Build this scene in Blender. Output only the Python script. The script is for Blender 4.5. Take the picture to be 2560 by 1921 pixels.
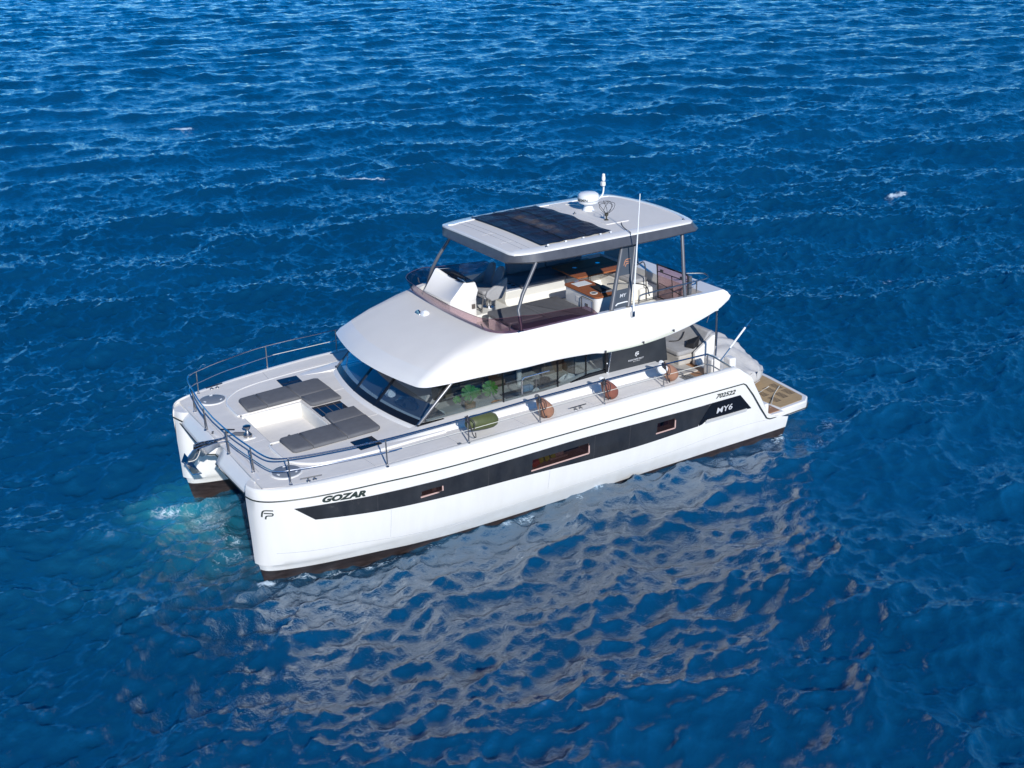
import bpy, bmesh, math, random
import numpy as np
from mathutils import Vector, Matrix
from mathutils.geometry import delaunay_2d_cdt
for o in list(bpy.data.objects): bpy.data.objects.remove(o)
scene = bpy.context.scene
COL = scene.collection
R = math.radians
rng = random.Random(7)

# ------------------------------------------------------------------ camera, sky, sun, exposure
cam_d = bpy.data.cameras.new("camera")
cam = bpy.data.objects.new("camera", cam_d); COL.objects.link(cam)
CAM = (12.9476, 23.5468, 13.2713)
YAW, PITCH, ROLL = -2.12073, 0.391407, -0.0274346
fw = Vector((math.cos(YAW)*math.cos(PITCH), math.sin(YAW)*math.cos(PITCH), -math.sin(PITCH)))
rt = fw.cross(Vector((0, 0, 1))).normalized(); up = rt.cross(fw)
r2 = math.cos(ROLL)*rt + math.sin(ROLL)*up; u2 = -math.sin(ROLL)*rt + math.cos(ROLL)*up
M = Matrix((r2, u2, -fw)).transposed().to_4x4(); M.translation = Vector(CAM)
cam.matrix_world = M
cam_d.sensor_width = 36.0; cam_d.lens = 2932.85/2560*36.0
cam_d.clip_start = 0.5; cam_d.clip_end = 20000
scene.camera = cam
SUN_EL = R(27.5); SUN_AZ = math.atan2(0.965, 0.26)      # direction towards the sun, from +x
w = bpy.data.worlds.new("World"); scene.world = w; w.use_nodes = True
nt = w.node_tree; nt.nodes.clear()
sky = nt.nodes.new("ShaderNodeTexSky"); sky.sky_type = 'NISHITA'; sky.sun_disc = False
sky.sun_elevation = SUN_EL; sky.sun_rotation = math.pi/2 - SUN_AZ
sky.altitude = 1500; sky.air_density = 0.7; sky.dust_density = 0.0; sky.ozone_density = 4.0
bg = nt.nodes.new("ShaderNodeBackground"); bg.inputs[1].default_value = 0.125
wo = nt.nodes.new("ShaderNodeOutputWorld")
hs = nt.nodes.new('ShaderNodeHueSaturation'); hs.inputs['Saturation'].default_value = 1.35
nt.links.new(sky.outputs[0], hs.inputs['Color']); tint = nt.nodes.new('ShaderNodeMix'); tint.data_type = 'RGBA'; tint.blend_type = 'MULTIPLY'; tint.inputs[0].default_value = 1; tint.inputs[7].default_value = (.86, 1.0, 1.02, 1)
nt.links.new(hs.outputs[0], tint.inputs[6]); nt.links.new(tint.outputs[2], bg.inputs[0]); nt.links.new(bg.outputs[0], wo.inputs[0])
sd = bpy.data.lights.new("sun", 'SUN'); sd.energy = 4.0; sd.angle = R(0.53); sd.color = (1.0, 0.985, 0.96)
sun = bpy.data.objects.new("sun", sd); COL.objects.link(sun)
sdir = Vector((math.cos(SUN_EL)*math.cos(SUN_AZ), math.cos(SUN_EL)*math.sin(SUN_AZ), math.sin(SUN_EL)))
sun.rotation_euler = sdir.to_track_quat('Z', 'Y').to_euler(); sun.location = (20, 40, 40)
scene.view_settings.view_transform = 'Standard'; scene.view_settings.look = 'None'
scene.view_settings.exposure = 0.2; scene.view_settings.gamma = 1.0
scene.view_settings.use_curve_mapping = False
scene.render.engine = 'CYCLES'
scene.cycles.max_bounces = 10; scene.cycles.transparent_max_bounces = 16
scene.cycles.use_denoising = True
scene.cycles.sample_clamp_indirect = 4.0; scene.cycles.sample_clamp_direct = 1.8

# ------------------------------------------------------------------ materials
MATS = {}
def mat(name, color, rough=0.5, metal=0.0, spec=0.5, var=0.0, vscale=3.0, bump=0.0, bscale=40.0, coat=0.0, stretch=(1, 1, 1), dirt=None, dirt_amt=0.0):
    if name in MATS: return MATS[name]
    m = bpy.data.materials.new(name); m.use_nodes = True
    t = m.node_tree; b = t.nodes["Principled BSDF"]
    b.inputs["Base Color"].default_value = (*color, 1); b.inputs["Roughness"].default_value = rough
    b.inputs["Metallic"].default_value = metal; b.inputs["Specular IOR Level"].default_value = spec
    b.inputs["Coat Weight"].default_value = coat
    tc = t.nodes.new("ShaderNodeTexCoord"); mp = t.nodes.new("ShaderNodeMapping"); mp.inputs["Scale"].default_value = stretch
    t.links.new(tc.outputs["Object"], mp.inputs["Vector"])
    if var > 0 or dirt:
        n = t.nodes.new("ShaderNodeTexNoise"); n.inputs["Scale"].default_value = vscale; n.inputs["Detail"].default_value = 7; n.inputs["Roughness"].default_value = .65
        t.links.new(mp.outputs[0], n.inputs["Vector"])
        cr = t.nodes.new("ShaderNodeValToRGB")
        cr.color_ramp.elements[0].position = .32; cr.color_ramp.elements[1].position = .68
        lo = dirt if dirt else tuple(max(0, c*(1-var)) for c in color)
        hi = color if dirt else tuple(min(1, c*(1+var)) for c in color)
        if dirt: lo = tuple(c*(1-dirt_amt)+d*dirt_amt for c, d in zip(color, dirt))
        cr.color_ramp.elements[0].color = (*lo, 1); cr.color_ramp.elements[1].color = (*hi, 1)
        t.links.new(n.outputs["Fac"], cr.inputs[0]); t.links.new(cr.outputs[0], b.inputs["Base Color"])
    if bump > 0:
        n2 = t.nodes.new("ShaderNodeTexNoise"); n2.inputs["Scale"].default_value = bscale; n2.inputs["Detail"].default_value = 5
        t.links.new(mp.outputs[0], n2.inputs["Vector"])
        bp = t.nodes.new("ShaderNodeBump"); bp.inputs["Strength"].default_value = 1.0; bp.inputs["Distance"].default_value = bump
        t.links.new(n2.outputs["Fac"], bp.inputs["Height"]); t.links.new(bp.outputs[0], b.inputs["Normal"])
    MATS[name] = m; return m
def glass(name, tint, refl_rough=0.0, ior=1.5, alpha_mix=None):
    if name in MATS: return MATS[name]
    m = bpy.data.materials.new(name); m.use_nodes = True; t = m.node_tree; t.nodes.clear()
    out = t.nodes.new("ShaderNodeOutputMaterial"); mx = t.nodes.new("ShaderNodeMixShader")
    tr = t.nodes.new("ShaderNodeBsdfTransparent"); tr.inputs[0].default_value = (*tint, 1)
    gl = t.nodes.new("ShaderNodeBsdfGlossy"); gl.inputs["Roughness"].default_value = refl_rough
    # Schlick reflectance from the facing angle, the same on both sides of the sheet
    lw = t.nodes.new("ShaderNodeLayerWeight"); lw.inputs[0].default_value = .5
    f0 = ((ior-1)/(ior+1))**2
    pw = t.nodes.new("ShaderNodeMath"); pw.operation = 'POWER'; pw.inputs[1].default_value = 5
    ma = t.nodes.new("ShaderNodeMath"); ma.operation = 'MULTIPLY_ADD'; ma.inputs[1].default_value = 1-f0; ma.inputs[2].default_value = f0
    t.links.new(lw.outputs["Facing"], pw.inputs[0]); t.links.new(pw.outputs[0], ma.inputs[0]); t.links.new(ma.outputs[0], mx.inputs[0])
    t.links.new(tr.outputs[0], mx.inputs[1]); t.links.new(gl.outputs[0], mx.inputs[2])
    t.links.new(mx.outputs[0], out.inputs[0]); MATS[name] = m; return m
GEL = mat("white_gelcoat", (.80, .775, .735), .25, coat=.25, dirt=(.72, .69, .64), dirt_amt=.4, vscale=.9, stretch=(1, 1, .35))
HULLW = mat("white_hull_gelcoat", (.80, .775, .735), .18, coat=.4, dirt=(.70, .67, .60), dirt_amt=.4, vscale=2.2, stretch=(1.6, 1.6, .12))
DECK = mat("nonskid_deck", (.77, .73, .68), .75, dirt=(.62, .59, .56), dirt_amt=.5, vscale=2.6, stretch=(.5, 1.6, 1), bump=.002, bscale=160)
ROOFM = mat("nonskid_roof", (.75, .71, .66), .7, dirt=(.67, .63, .58), dirt_amt=.4, vscale=1.2, bump=.0015, bscale=190)
CUSH = mat("grey_cushion_fabric", (.125, .125, .132), .85, var=.10, vscale=5, bump=.006, bscale=9, stretch=(1, 1, 1))
CUSHL = mat("light_grey_fabric", (.34, .335, .335), .85, var=.08, vscale=6, bump=.005, bscale=11)
BOTTOM = mat("brown_antifouling", (.034, .024, .023), .5, var=.5, vscale=5, stretch=(.6, 1, 2.5), bump=.004, bscale=30)
BAND = mat("dark_hull_glass", (.018, .020, .024), .12, spec=.5, dirt=(.07, .07, .07), dirt_amt=.35, vscale=1.6, stretch=(1.3, 1, .6))
BLACK = mat("black_gloss", (.008, .009, .012), .18)
RUB = mat("dark_rubbing_strip", (.018, .026, .02), .4)
STEEL = mat("stainless_steel", (.62, .62, .63), .16, 1.0)
STEELB = mat("brushed_steel", (.42, .40, .38), .3, 1.0)
GREYP = mat("grey_painted_metal", (.10, .105, .12), .35, coat=.2)
FASC = mat("anthracite_fascia", (.075, .08, .095), .33, var=.12, vscale=4)
DKSEAM = mat("dark_sealant", (.05, .05, .055), .7)
LTSEAM = mat("grey_seam", (.42, .42, .43), .8)
HATCHG = mat("dark_hatch_acrylic", (.006, .010, .022), .06)
LID = mat("grey_hatch_lid", (.20, .22, .25), .55, var=.06, vscale=20)
TEAK = mat("teak", (.33, .17, .085), .6, var=.3, vscale=6, stretch=(.4, 9, 1), bump=.002, bscale=30)
TEAKL = mat("weathered_teak", (.42, .29, .15), .7, var=.2, vscale=6, stretch=(.5, 10, 1))
VARN = mat("varnished_wood", (.30, .10, .04), .6, spec=.12, var=.22, vscale=5, stretch=(1, 12, 1))
LETTER = mat("dark_lettering", (.022, .035, .03), .4)
SILV = mat("silver_lettering", (.55, .55, .56), .3)
COPPER = mat("copper_lettering", (.50, .22, .12), .4)
PINK = mat("pink_reveal", (.55, .36, .31), .45)
PLUM = mat("plum_interior", (.10, .04, .055), .6)
YEL = mat("yellow_fabric", (.48, .42, .03), .8, var=.2, vscale=12)
CORAL = mat("coral_fabric", (.62, .13, .07), .8, var=.15, vscale=10)
WHITE = mat("white_plastic", (.80, .80, .79), .35)
CREAM = mat("cream_gelcoat", (.78, .76, .70), .4, dirt=(.68, .66, .6), dirt_amt=.4, vscale=2)
BEIGE = mat("beige_floor", (.45, .42, .38), .6, var=.06, vscale=5)
MESHC = mat("black_mesh_cover", (.040, .050, .085), .36, var=.4, vscale=2.2, bump=.04, bscale=7, stretch=(2.2, .5, 1))
BLKF = mat("black_fabric", (.012, .012, .015), .8)
COVER = mat("grey_boat_cover", (.52, .505, .49), .75, var=.06, vscale=3, bump=.05, bscale=2.6, stretch=(1.6, .7, .6))
OLIVE = mat("olive_vinyl", (.085, .10, .033), .5, dirt=(.05, .06, .02), dirt_amt=.6, vscale=5)
TERRA = mat("terracotta_vinyl", (.27, .095, .06), .5, dirt=(.16, .05, .035), dirt_amt=.8, vscale=2.6)
TERR2 = mat("brown_vinyl", (.37, .19, .115), .5, dirt=(.22, .09, .055), dirt_amt=.7, vscale=2.6)
ROPE = mat("dark_rope", (.03, .028, .035), .8)
ROPEW = mat("white_rope", (.62, .58, .50), .8)
LEAF = mat("monstera_leaf", (.09, .40, .06), .4, var=.3, vscale=9)
BASKET = mat("wicker", (.42, .26, .12), .8, var=.25, vscale=30)
DARKIN = mat("dark_joinery", (.035, .032, .032), .45, var=.15, vscale=3)
TANIN = mat("tan_joinery", (.22, .18, .145), .5, var=.12, vscale=3, stretch=(1, 1, 8))
DASH = mat("grey_dash", (.13, .13, .145), .6)
SILLM = mat("pale_sill", (.60, .62, .60), .5)
BLUEF = mat("blue_cloth", (.20, .34, .50), .8, var=.15, vscale=12)
ORANGE = mat("ochre_cushion", (.52, .22, .04), .8)
def dust_streak(m):
    """pale dusty streak worn into the middle of the cover"""
    t = m.node_tree; b = t.nodes["Principled BSDF"]; src = b.inputs["Base Color"].links[0].from_socket
    tc = t.nodes.new("ShaderNodeTexCoord"); sx = t.nodes.new("ShaderNodeSeparateXYZ"); t.links.new(tc.outputs["Object"], sx.inputs[0])
    d = t.nodes.new("ShaderNodeMath"); d.operation = 'ADD'; d.inputs[1].default_value = 2.36; t.links.new(sx.outputs[0], d.inputs[0])
    a = t.nodes.new("ShaderNodeMath"); a.operation = 'ABSOLUTE'; t.links.new(d.outputs[0], a.inputs[0])
    r = t.nodes.new("ShaderNodeMapRange"); r.inputs[1].default_value = .02; r.inputs[2].default_value = .24; r.inputs[3].default_value = 1; r.inputs[4].default_value = 0; t.links.new(a.outputs[0], r.inputs[0])
    y = t.nodes.new("ShaderNodeMath"); y.operation = 'ABSOLUTE'; t.links.new(sx.outputs[1], y.inputs[0])
    r2 = t.nodes.new("ShaderNodeMapRange"); r2.inputs[1].default_value = .5; r2.inputs[2].default_value = 1.35; r2.inputs[3].default_value = 1; r2.inputs[4].default_value = 0; t.links.new(y.outputs[0], r2.inputs[0])
    n = t.nodes.new("ShaderNodeTexNoise"); n.inputs["Scale"].default_value = 7; n.inputs["Detail"].default_value = 8; t.links.new(tc.outputs["Object"], n.inputs["Vector"])
    p = t.nodes.new("ShaderNodeMath"); p.operation = 'MULTIPLY'; t.links.new(r.outputs[0], p.inputs[0]); t.links.new(r2.outputs[0], p.inputs[1])
    q = t.nodes.new("ShaderNodeMath"); q.operation = 'MULTIPLY'; t.links.new(p.outputs[0], q.inputs[0]); t.links.new(n.outputs["Fac"], q.inputs[1])
    mx = t.nodes.new("ShaderNodeMix"); mx.data_type = 'RGBA'; mx.inputs[7].default_value = (.34, .27, .22, 1)
    t.links.new(q.outputs[0], mx.inputs[0]); t.links.new(src, mx.inputs[6]); t.links.new(mx.outputs[2], b.inputs["Base Color"])
dust_streak(MESHC)
GLASS = glass("cabin_glass", (.73, .77, .78), ior=1.85)
GLASSF = glass("windscreen_glass", (.82, .88, .92), ior=2.3)
PURP = glass("plum_acrylic", (.80, .66, .70), ior=1.45)
PURPD = glass("smoked_acrylic", (.76, .64, .68), ior=1.5)
HGLASS = glass("porthole_glass", (.52, .50, .50), ior=1.5)

# ------------------------------------------------------------------ mesh helpers
def herm(xs, ys, x):
    n = len(xs)
    if x <= xs[0]: return ys[0]
    if x >= xs[-1]: return ys[-1]
    h = [xs[i+1]-xs[i] for i in range(n-1)]; d = [(ys[i+1]-ys[i])/h[i] for i in range(n-1)]
    m = [d[0]] + [0 if d[i-1]*d[i] <= 0 else 2*d[i-1]*d[i]/(d[i-1]+d[i]) for i in range(1, n-1)] + [d[-1]]
    i = 0
    while x > xs[i+1]: i += 1
    t = (x-xs[i])/h[i]
    return ys[i]*(1+2*t)*(1-t)**2 + m[i]*h[i]*t*(1-t)**2 + ys[i+1]*t*t*(3-2*t) + m[i+1]*h[i]*t*t*(t-1)
def wmat(o):
    m = o.matrix_basis.copy()
    if o.parent: m = wmat(o.parent) @ o.matrix_parent_inverse @ m
    return m
def adopt(o, p):
    o.parent = p; o.matrix_parent_inverse = wmat(p).inverted()
class B:
    def __init__(s): s.bm = bmesh.new(); s.mi = 0; s.mats = []
    def use(s, m):
        if m not in s.mats: s.mats.append(m)
        s.mi = s.mats.index(m); return s
    def f(s, vs):
        try:
            fc = s.bm.faces.new(vs); fc.material_index = s.mi; return fc
        except ValueError: return None
    def v(s, p): return s.bm.verts.new(p)
    def box(s, c, size, rot=None, taper=None):
        hx, hy, hz = [k/2 for k in size]
        ps = [Vector((sx*hx, sy*hy, sz*hz)) for sz in (-1, 1) for sx, sy in ((-1, -1), (1, -1), (1, 1), (-1, 1))]
        if taper: ps = [Vector((p.x*(taper if p.z > 0 else 1), p.y*(taper if p.z > 0 else 1), p.z)) for p in ps]
        if rot is not None: ps = [rot @ p for p in ps]
        vs = [s.v(p+Vector(c)) for p in ps]
        for q in ((3, 2, 1, 0), (4, 5, 6, 7), (0, 1, 5, 4), (1, 2, 6, 5), (2, 3, 7, 6), (3, 0, 4, 7)): s.f([vs[k] for k in q])
        return s
    def span(s, a, b): return s.box([(p+q)/2 for p, q in zip(a, b)], [abs(q-p) for p, q in zip(a, b)])
    def loft(s, rings, closed=True, capa=True, capb=True):
        vr = [[s.v(p) for p in r] for r in rings]; n = len(vr[0])
        for a, b in zip(vr, vr[1:]):
            for i in range(n if closed else n-1):
                j = (i+1) % n; s.f([a[i], a[j], b[j], b[i]])
        if closed and capa: s.f(list(reversed(vr[0])))
        if closed and capb: s.f(vr[-1])
        return s
    def tube(s, pts, r, n=8, cap=True, closed=False):
        pts = [Vector(p) for p in pts]; rr = r if isinstance(r, (list, tuple)) else [r]*len(pts)
        rings = []; ref = None
        for i, p in enumerate(pts):
            if closed: d = pts[(i+1) % len(pts)]-pts[i-1]
            else: d = (pts[min(i+1, len(pts)-1)]-pts[max(i-1, 0)])
            d.normalize()
            if ref is None: ref = Vector((0, 0, 1)) if abs(d.z) < .9 else Vector((1, 0, 0))
            a = ref - d*ref.dot(d)
            if a.length < 1e-4: a = Vector((0, 1, 0)) - d*d.y
            a.normalize(); b = d.cross(a); ref = a
            rings.append([p + (a*math.cos(t)+b*math.sin(t))*rr[i] for t in [2*math.pi*k/n for k in range(n)]])
        if closed: rings.append(rings[0])
        return s.loft(rings, True, cap and not closed, cap and not closed)
    def lathe(s, c, prof, n=24, axis='z', rot=None):
        rings = []
        for r, z in prof:
            ring = []
            for k in range(n):
                t = 2*math.pi*k/n; p = Vector((max(r, 1e-4)*math.cos(t), max(r, 1e-4)*math.sin(t), z))
                if rot is not None: p = rot @ p
                ring.append(p+Vector(c))
            rings.append(ring)
        return s.loft(rings)
    def prism(s, poly, axis, a, b):
        def P(u, v, k): return {'x': (k, u, v), 'y': (u, k, v), 'z': (u, v, k)}[axis]
        return s.loft([[P(u, v, a) for u, v in poly], [P(u, v, b) for u, v in poly]])
    def plate(s, outer, holes, zf, th):
        """flat slab with holes; zf(x,y) gives the top"""
        pts = [Vector(p) for p in outer]; edges = [(i, (i+1) % len(outer)) for i in range(len(outer))]; faces = []
        for h in holes:
            o = len(pts); pts += [Vector(p) for p in h]; edges += [(o+i, o+(i+1) % len(h)) for i in range(len(h))]
        r = delaunay_2d_cdt(pts, edges, faces, 0, 1e-5)
        def inside(p, poly):
            c = False; n = len(poly)
            for i in range(n):
                x1, y1 = poly[i]; x2, y2 = poly[(i+1) % n]
                if (y1 > p[1]) != (y2 > p[1]) and p[0] < (x2-x1)*(p[1]-y1)/(y2-y1)+x1: c = not c
            return c
        vt = [s.v((p.x, p.y, zf(p.x, p.y))) for p in r[0]]; vb = [s.v((p.x, p.y, zf(p.x, p.y)-th)) for p in r[0]]
        use = {}
        for f in r[2]:
            cx = sum(r[0][i].x for i in f)/len(f); cy = sum(r[0][i].y for i in f)/len(f)
            if not inside((cx, cy), outer) or any(inside((cx, cy), h) for h in holes): continue
            s.f([vt[i] for i in f]); s.f([vb[i] for i in reversed(f)])
            for k in range(len(f)):
                e = (f[k], f[(k+1) % len(f)])
                if (e[1], e[0]) in use: del use[(e[1], e[0])]
                else: use[e] = 1
        for a, b in use: s.f([vt[b], vt[a], vb[a], vb[b]])
        return s
    def build(s, name, m=None, parent=None, smooth=True, bevel=0, seg=2, ang=35, kind=None):
        loose = [v for v in s.bm.verts if not v.link_faces]
        for v in loose: s.bm.verts.remove(v)
        bmesh.ops.recalc_face_normals(s.bm, faces=s.bm.faces)
        me = bpy.data.meshes.new(name); s.bm.to_mesh(me); s.bm.free()
        if m: me.materials.append(m)
        else:
            for k in s.mats: me.materials.append(k)
        if smooth:
            me.shade_smooth()
            me.set_sharp_from_angle(angle=R(ang))
        o = bpy.data.objects.new(name, me); COL.objects.link(o)
        if parent: adopt(o, parent)
        if bevel:
            b = o.modifiers.new("bevel", 'BEVEL'); b.width = bevel; b.segments = seg; b.limit_method = 'ANGLE'; b.angle_limit = R(40)
        return o
def tag(o, label=None, cat=None, group=None, kind=None):
    if label: o["label"] = label
    if cat: o["category"] = cat
    if group: o["group"] = group
    if kind: o["kind"] = kind
    return o
def empty(name, loc, label, cat, group=None, rz=0):
    o = bpy.data.objects.new(name, None); COL.objects.link(o); o.location = loc; o.rotation_euler = (0, 0, rz); o.empty_display_size = .2
    return tag(o, label, cat, group)
def cr(p, n):
    """Catmull-Rom through control points, n samples per span"""
    p = [Vector(q) for q in p]; out = []
    for i in range(len(p)-1):
        a = p[max(i-1, 0)]; b = p[i]; c = p[i+1]; d = p[min(i+2, len(p)-1)]
        if i == 0: a = b*2-c
        if i == len(p)-2: d = c*2-b
        for k in range(n):
            t = k/n
            out.append(.5*((2*b)+(c-a)*t+(2*a-5*b+4*c-d)*t*t+(3*b-a-3*c+d)*t**3))
    out.append(p[-1]); return out
def rrect(x0, x1, y0, y1, r, n=5):
    out = []
    for cx, cy, a in ((x1-r, y1-r, 0), (x0+r, y1-r, 90), (x0+r, y0+r, 180), (x1-r, y0+r, 270)):
        for k in range(n+1):
            t = R(a+90*k/n); out.append((cx+r*math.cos(t), cy+r*math.sin(t)))
    return out
def mir(pts): return [(p[0], -p[1])+tuple(p[2:]) for p in pts]
def pillow(b, poly, z0, z1, r=.03, zf=None):
    """cushion: outline polygon (x,y) with rounded top and bottom edges"""
    n = len(poly); cx = sum(p[0] for p in poly)/n; cy = sum(p[1] for p in poly)/n
    def ins(d):
        out = []
        for i in range(n):
            p0 = Vector(poly[i-1]); p1 = Vector(poly[i]); p2 = Vector(poly[(i+1) % n])
            e1 = (p1-p0).normalized(); e2 = (p2-p1).normalized()
            nn = Vector((-(e1.y+e2.y), e1.x+e2.x))
            if nn.length < 1e-6: nn = Vector((-e1.y, e1.x))
            nn.normalize(); cs = max(.4, nn.dot(Vector((-e1.y, e1.x))))
            out.append(p1+nn*d/cs)
        return out
    area = sum(poly[i][0]*poly[(i+1) % n][1]-poly[(i+1) % n][0]*poly[i][1] for i in range(n))
    sg = 1 if area > 0 else -1
    rings = []
    for d, z in ((r, z0), (r*.3, z0+r*.3), (0, z0+r), (0, z1-r), (r*.3, z1-r*.3), (r, z1), (r*2.5, z1+.006)):
        rings.append([(p.x, p.y, z+(zf(p.x, p.y) if zf else 0)) for p in ins(sg*d)])
    b.loft(rings); return b
def textmesh(name, body, size, m, parent, place, shear=0, bold=0, extrude=0, align='LEFT', stretch=1.0):
    cu = bpy.data.curves.new(name, 'FONT'); cu.body = body; cu.size = size; cu.shear = shear; cu.offset = bold; cu.align_x = align; cu.resolution_u = 3
    o = bpy.data.objects.new(name, cu); COL.objects.link(o)
    dg = bpy.context.evaluated_depsgraph_get(); me = bpy.data.meshes.new_from_object(o.evaluated_get(dg))
    bpy.data.objects.remove(o); bpy.data.curves.remove(cu)
    me.name = name; me.materials.clear(); me.materials.append(m)
    for v in me.vertices: v.co = place(v.co.x*stretch, v.co.y)
    ob = bpy.data.objects.new(name, me); COL.objects.link(ob)
    if parent: adopt(ob, parent)
    return ob

# ------------------------------------------------------------------ sea
def ocean(N, L, wind_dir, lo, hi, hs, seed, spread=2.0, lp=7.0, chop=1.0):
    """height, x- and y-displacement on an N x N periodic tile of side L from a directional wave spectrum"""
    rs = np.random.RandomState(seed)
    k = 2*np.pi*np.fft.fftfreq(N, L/N); kx, ky = np.meshgrid(k, k, indexing='ij'); kk = np.hypot(kx, ky); kk[0, 0] = 1
    lam = 2*np.pi/kk
    kp = 2*np.pi/lp
    S = kk**-3.6*np.exp(-1.1*(kp/kk)**2)
    th = np.arctan2(ky, kx) - wind_dir
    D = .10+np.abs(np.cos(th/1.0))**spread*np.where(np.cos(th) > 0, 1, .22)
    fade = 1/(1+(lo/lam)**8) * 1/(1+(lam/hi)**8)
    A = np.sqrt(S*D)*fade; A[0, 0] = 0
    h = A*np.exp(2j*np.pi*rs.rand(N, N))
    H = np.real(np.fft.ifft2(h)); sc = hs/4/np.std(H)
    X = np.real(np.fft.ifft2(1j*kx/kk*h))*sc*chop; Y = np.real(np.fft.ifft2(1j*ky/kk*h))*sc*chop
    return H*sc, X, Y
def sample(T, L, x, y):
    N = T.shape[0]; u = (x/L*N) % N; v = (y/L*N) % N
    i = np.floor(u).astype(int); j = np.floor(v).astype(int); fu = u-i; fv = v-j
    i %= N; j %= N; i2 = (i+1) % N; j2 = (j+1) % N
    return (T[i, j]*(1-fu)*(1-fv)+T[i2, j]*fu*(1-fv)+T[i, j2]*(1-fu)*fv+T[i2, j2]*fu*fv)
WDIR = math.atan2(.93, .36)
TILES = []
for (N, L, lo, hi, hs, seed, spr, lp, rot, ch) in ((512, 97.0, 2.0, 40, .43, 3, 3.5, 8.5, 0.0, 1.0), (512, 37.3, .42, 5.0, .165, 11, 1.5, 2.0, .30, .75), (512, 14.9, .14, 1.3, .112, 23, 1.0, .7, -.3, .65)):
    TILES.append((L,)+ocean(N, L, WDIR+rot, lo, hi, hs, seed, spr, lp, ch))
def graded(a, b, c0, c1, d0, g):
    """1-D grid lines: step d0 between c0 and c1, growing by the factor g outwards"""
    mid = list(np.arange(c0, c1, d0)); lo = []; s = d0; x = c0
    while x > a: s = min(s*g, 1.4); x -= s; lo.append(x)
    hi = []; s = d0; x = mid[-1]
    while x < b: s = min(s*g, 1.4); x += s; hi.append(x)
    return np.array(lo[::-1]+mid+hi)
gx = graded(-150, 90, -17, 14, .075, 1.006); gy = graded(-260, 40, -8, 15, .075, 1.006)
X0, Y0 = np.meshgrid(gx, gy, indexing='ij')
sp = np.maximum(np.gradient(gx)[:, None]+0*X0, np.gradient(gy)[None, :]+0*X0)
coarse = np.clip((sp-.12)/.45, 0, 1)        # 1 on the open water, where the mesh lines are far apart
shel = np.exp(-(((X0+.8)/10)**4+((Y0-1)/5.5)**4))
Hh = np.zeros_like(X0); DX = np.zeros_like(X0); DY = np.zeros_like(X0)
for n, (L, H, DXt, DYt) in enumerate(TILES):
    # slow gusts: patches of rougher and smoother water
    g = 1-.35*shel
    if n > 0:
        g = 1+.26*np.sin(X0*.11+1.3*np.sin(Y0*.07)+n)*np.sin(Y0*.083-.9*np.sin(X0*.05)+2*n)
        g = g*(1-(.38 if n == 1 else .8)*np.clip((sp-.14)/.3, 0, 1))
    ca, sa = math.cos(.37*n), math.sin(.37*n)
    # each tile is turned a little so that the tiles never line up
    xs_, ys_ = X0*ca+Y0*sa, -X0*sa+Y0*ca
    Hh += g*sample(H, L, xs_, ys_); a = sample(DXt, L, xs_, ys_); b = sample(DYt, L, xs_, ys_)
    DX += g*(a*ca-b*sa); DY += g*(a*sa+b*ca)
edge = np.clip((np.minimum(np.minimum(X0-gx[0], gx[-1]-X0), np.minimum(Y0-gy[0], gy[-1]-Y0)))/14, 0, 1)
Hh *= edge; DX *= edge; DY *= edge
jac = (np.gradient(DX, gx, axis=0)+np.gradient(DY, gy, axis=1))
nx, ny = X0.shape
co = np.stack([X0+DX, Y0+DY, Hh], -1).reshape(-1, 3).astype(np.float32)
I = np.arange(nx*ny).reshape(nx, ny)
q = np.stack([I[:-1, :-1], I[1:, :-1], I[1:, 1:], I[:-1, 1:]], -1).reshape(-1, 4)
# far sheet to the horizon, joined to the rim of the grid
rim = list(I[:, 0])+list(I[-1, 1:])+list(I[-2::-1, -1])+list(I[0, -2:0:-1])
far = []
base = co.shape[0]
for r in rim:
    d = Vector((co[r][0]+30, co[r][1]+100, 0)); f = 6000/max(abs(d.x), abs(d.y))
    far.append((d.x*f-30, d.y*f-100, 0.0))
co = np.concatenate([co, np.array(far, np.float32)])
m_ = len(rim); ra = np.array(rim); rb = base+np.arange(m_)
q = np.concatenate([q, np.stack([rb, np.roll(rb, -1), np.roll(ra, -1), ra], -1)])
me = bpy.data.meshes.new("sea")
me.vertices.add(len(co)); me.vertices.foreach_set("co", co.ravel())
me.loops.add(q.size); me.loops.foreach_set("vertex_index", q.ravel().astype(np.int32))
me.polygons.add(len(q)); me.polygons.foreach_set("loop_start", np.arange(0, q.size, 4, dtype=np.int32))
me.polygons.foreach_set("loop_total", np.full(len(q), 4, np.int32))
me.polygons.foreach_set("use_smooth", np.ones(len(q), bool))
me.update(calc_edges=True)
def gauss(cx, cy, sx, sy, a=0):
    ca, sa = math.cos(a), math.sin(a); u = (X0-cx)*ca+(Y0-cy)*sa; v = -(X0-cx)*sa+(Y0-cy)*ca
    return np.exp(-((u/sx)**2+(v/sy)**2))
foam = np.zeros_like(X0)
foam += .50*gauss(6.35, -1.2, .85, 1.6, .1)+.50*gauss(7.1, -2.0, .40, .45)+.34*gauss(6.2, .9, .6, 1.3)+.30*gauss(7.0, 1.0, .5, .6)
for cx, cy, sx, sy, a, k in ((-9.76, -54, 1.3, .35, -.3, 1.0), (-12.5, -31.7, 1.9, .28, -.5, .95), (-43.6, -48.2, .9, .35, -.5, .9), (-30.7, -12.8, .8, .5, -.4, .95), (-20.7, -4.5, .8, .3, -.4, .6), (-2, -69, 1.1, .5, -.2, .6), (-60, -95, 1.2, .3, -.4, .6), (-33, -70, 1.2, .3, -.4, .5)):
    foam += k*gauss(cx, cy, sx*.85, sy*.8, a)
foam += .5*np.exp(-((Y0-3.12)/.10)**2)*((X0 > 3.0) & (X0 < 6.4)) *0
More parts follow.
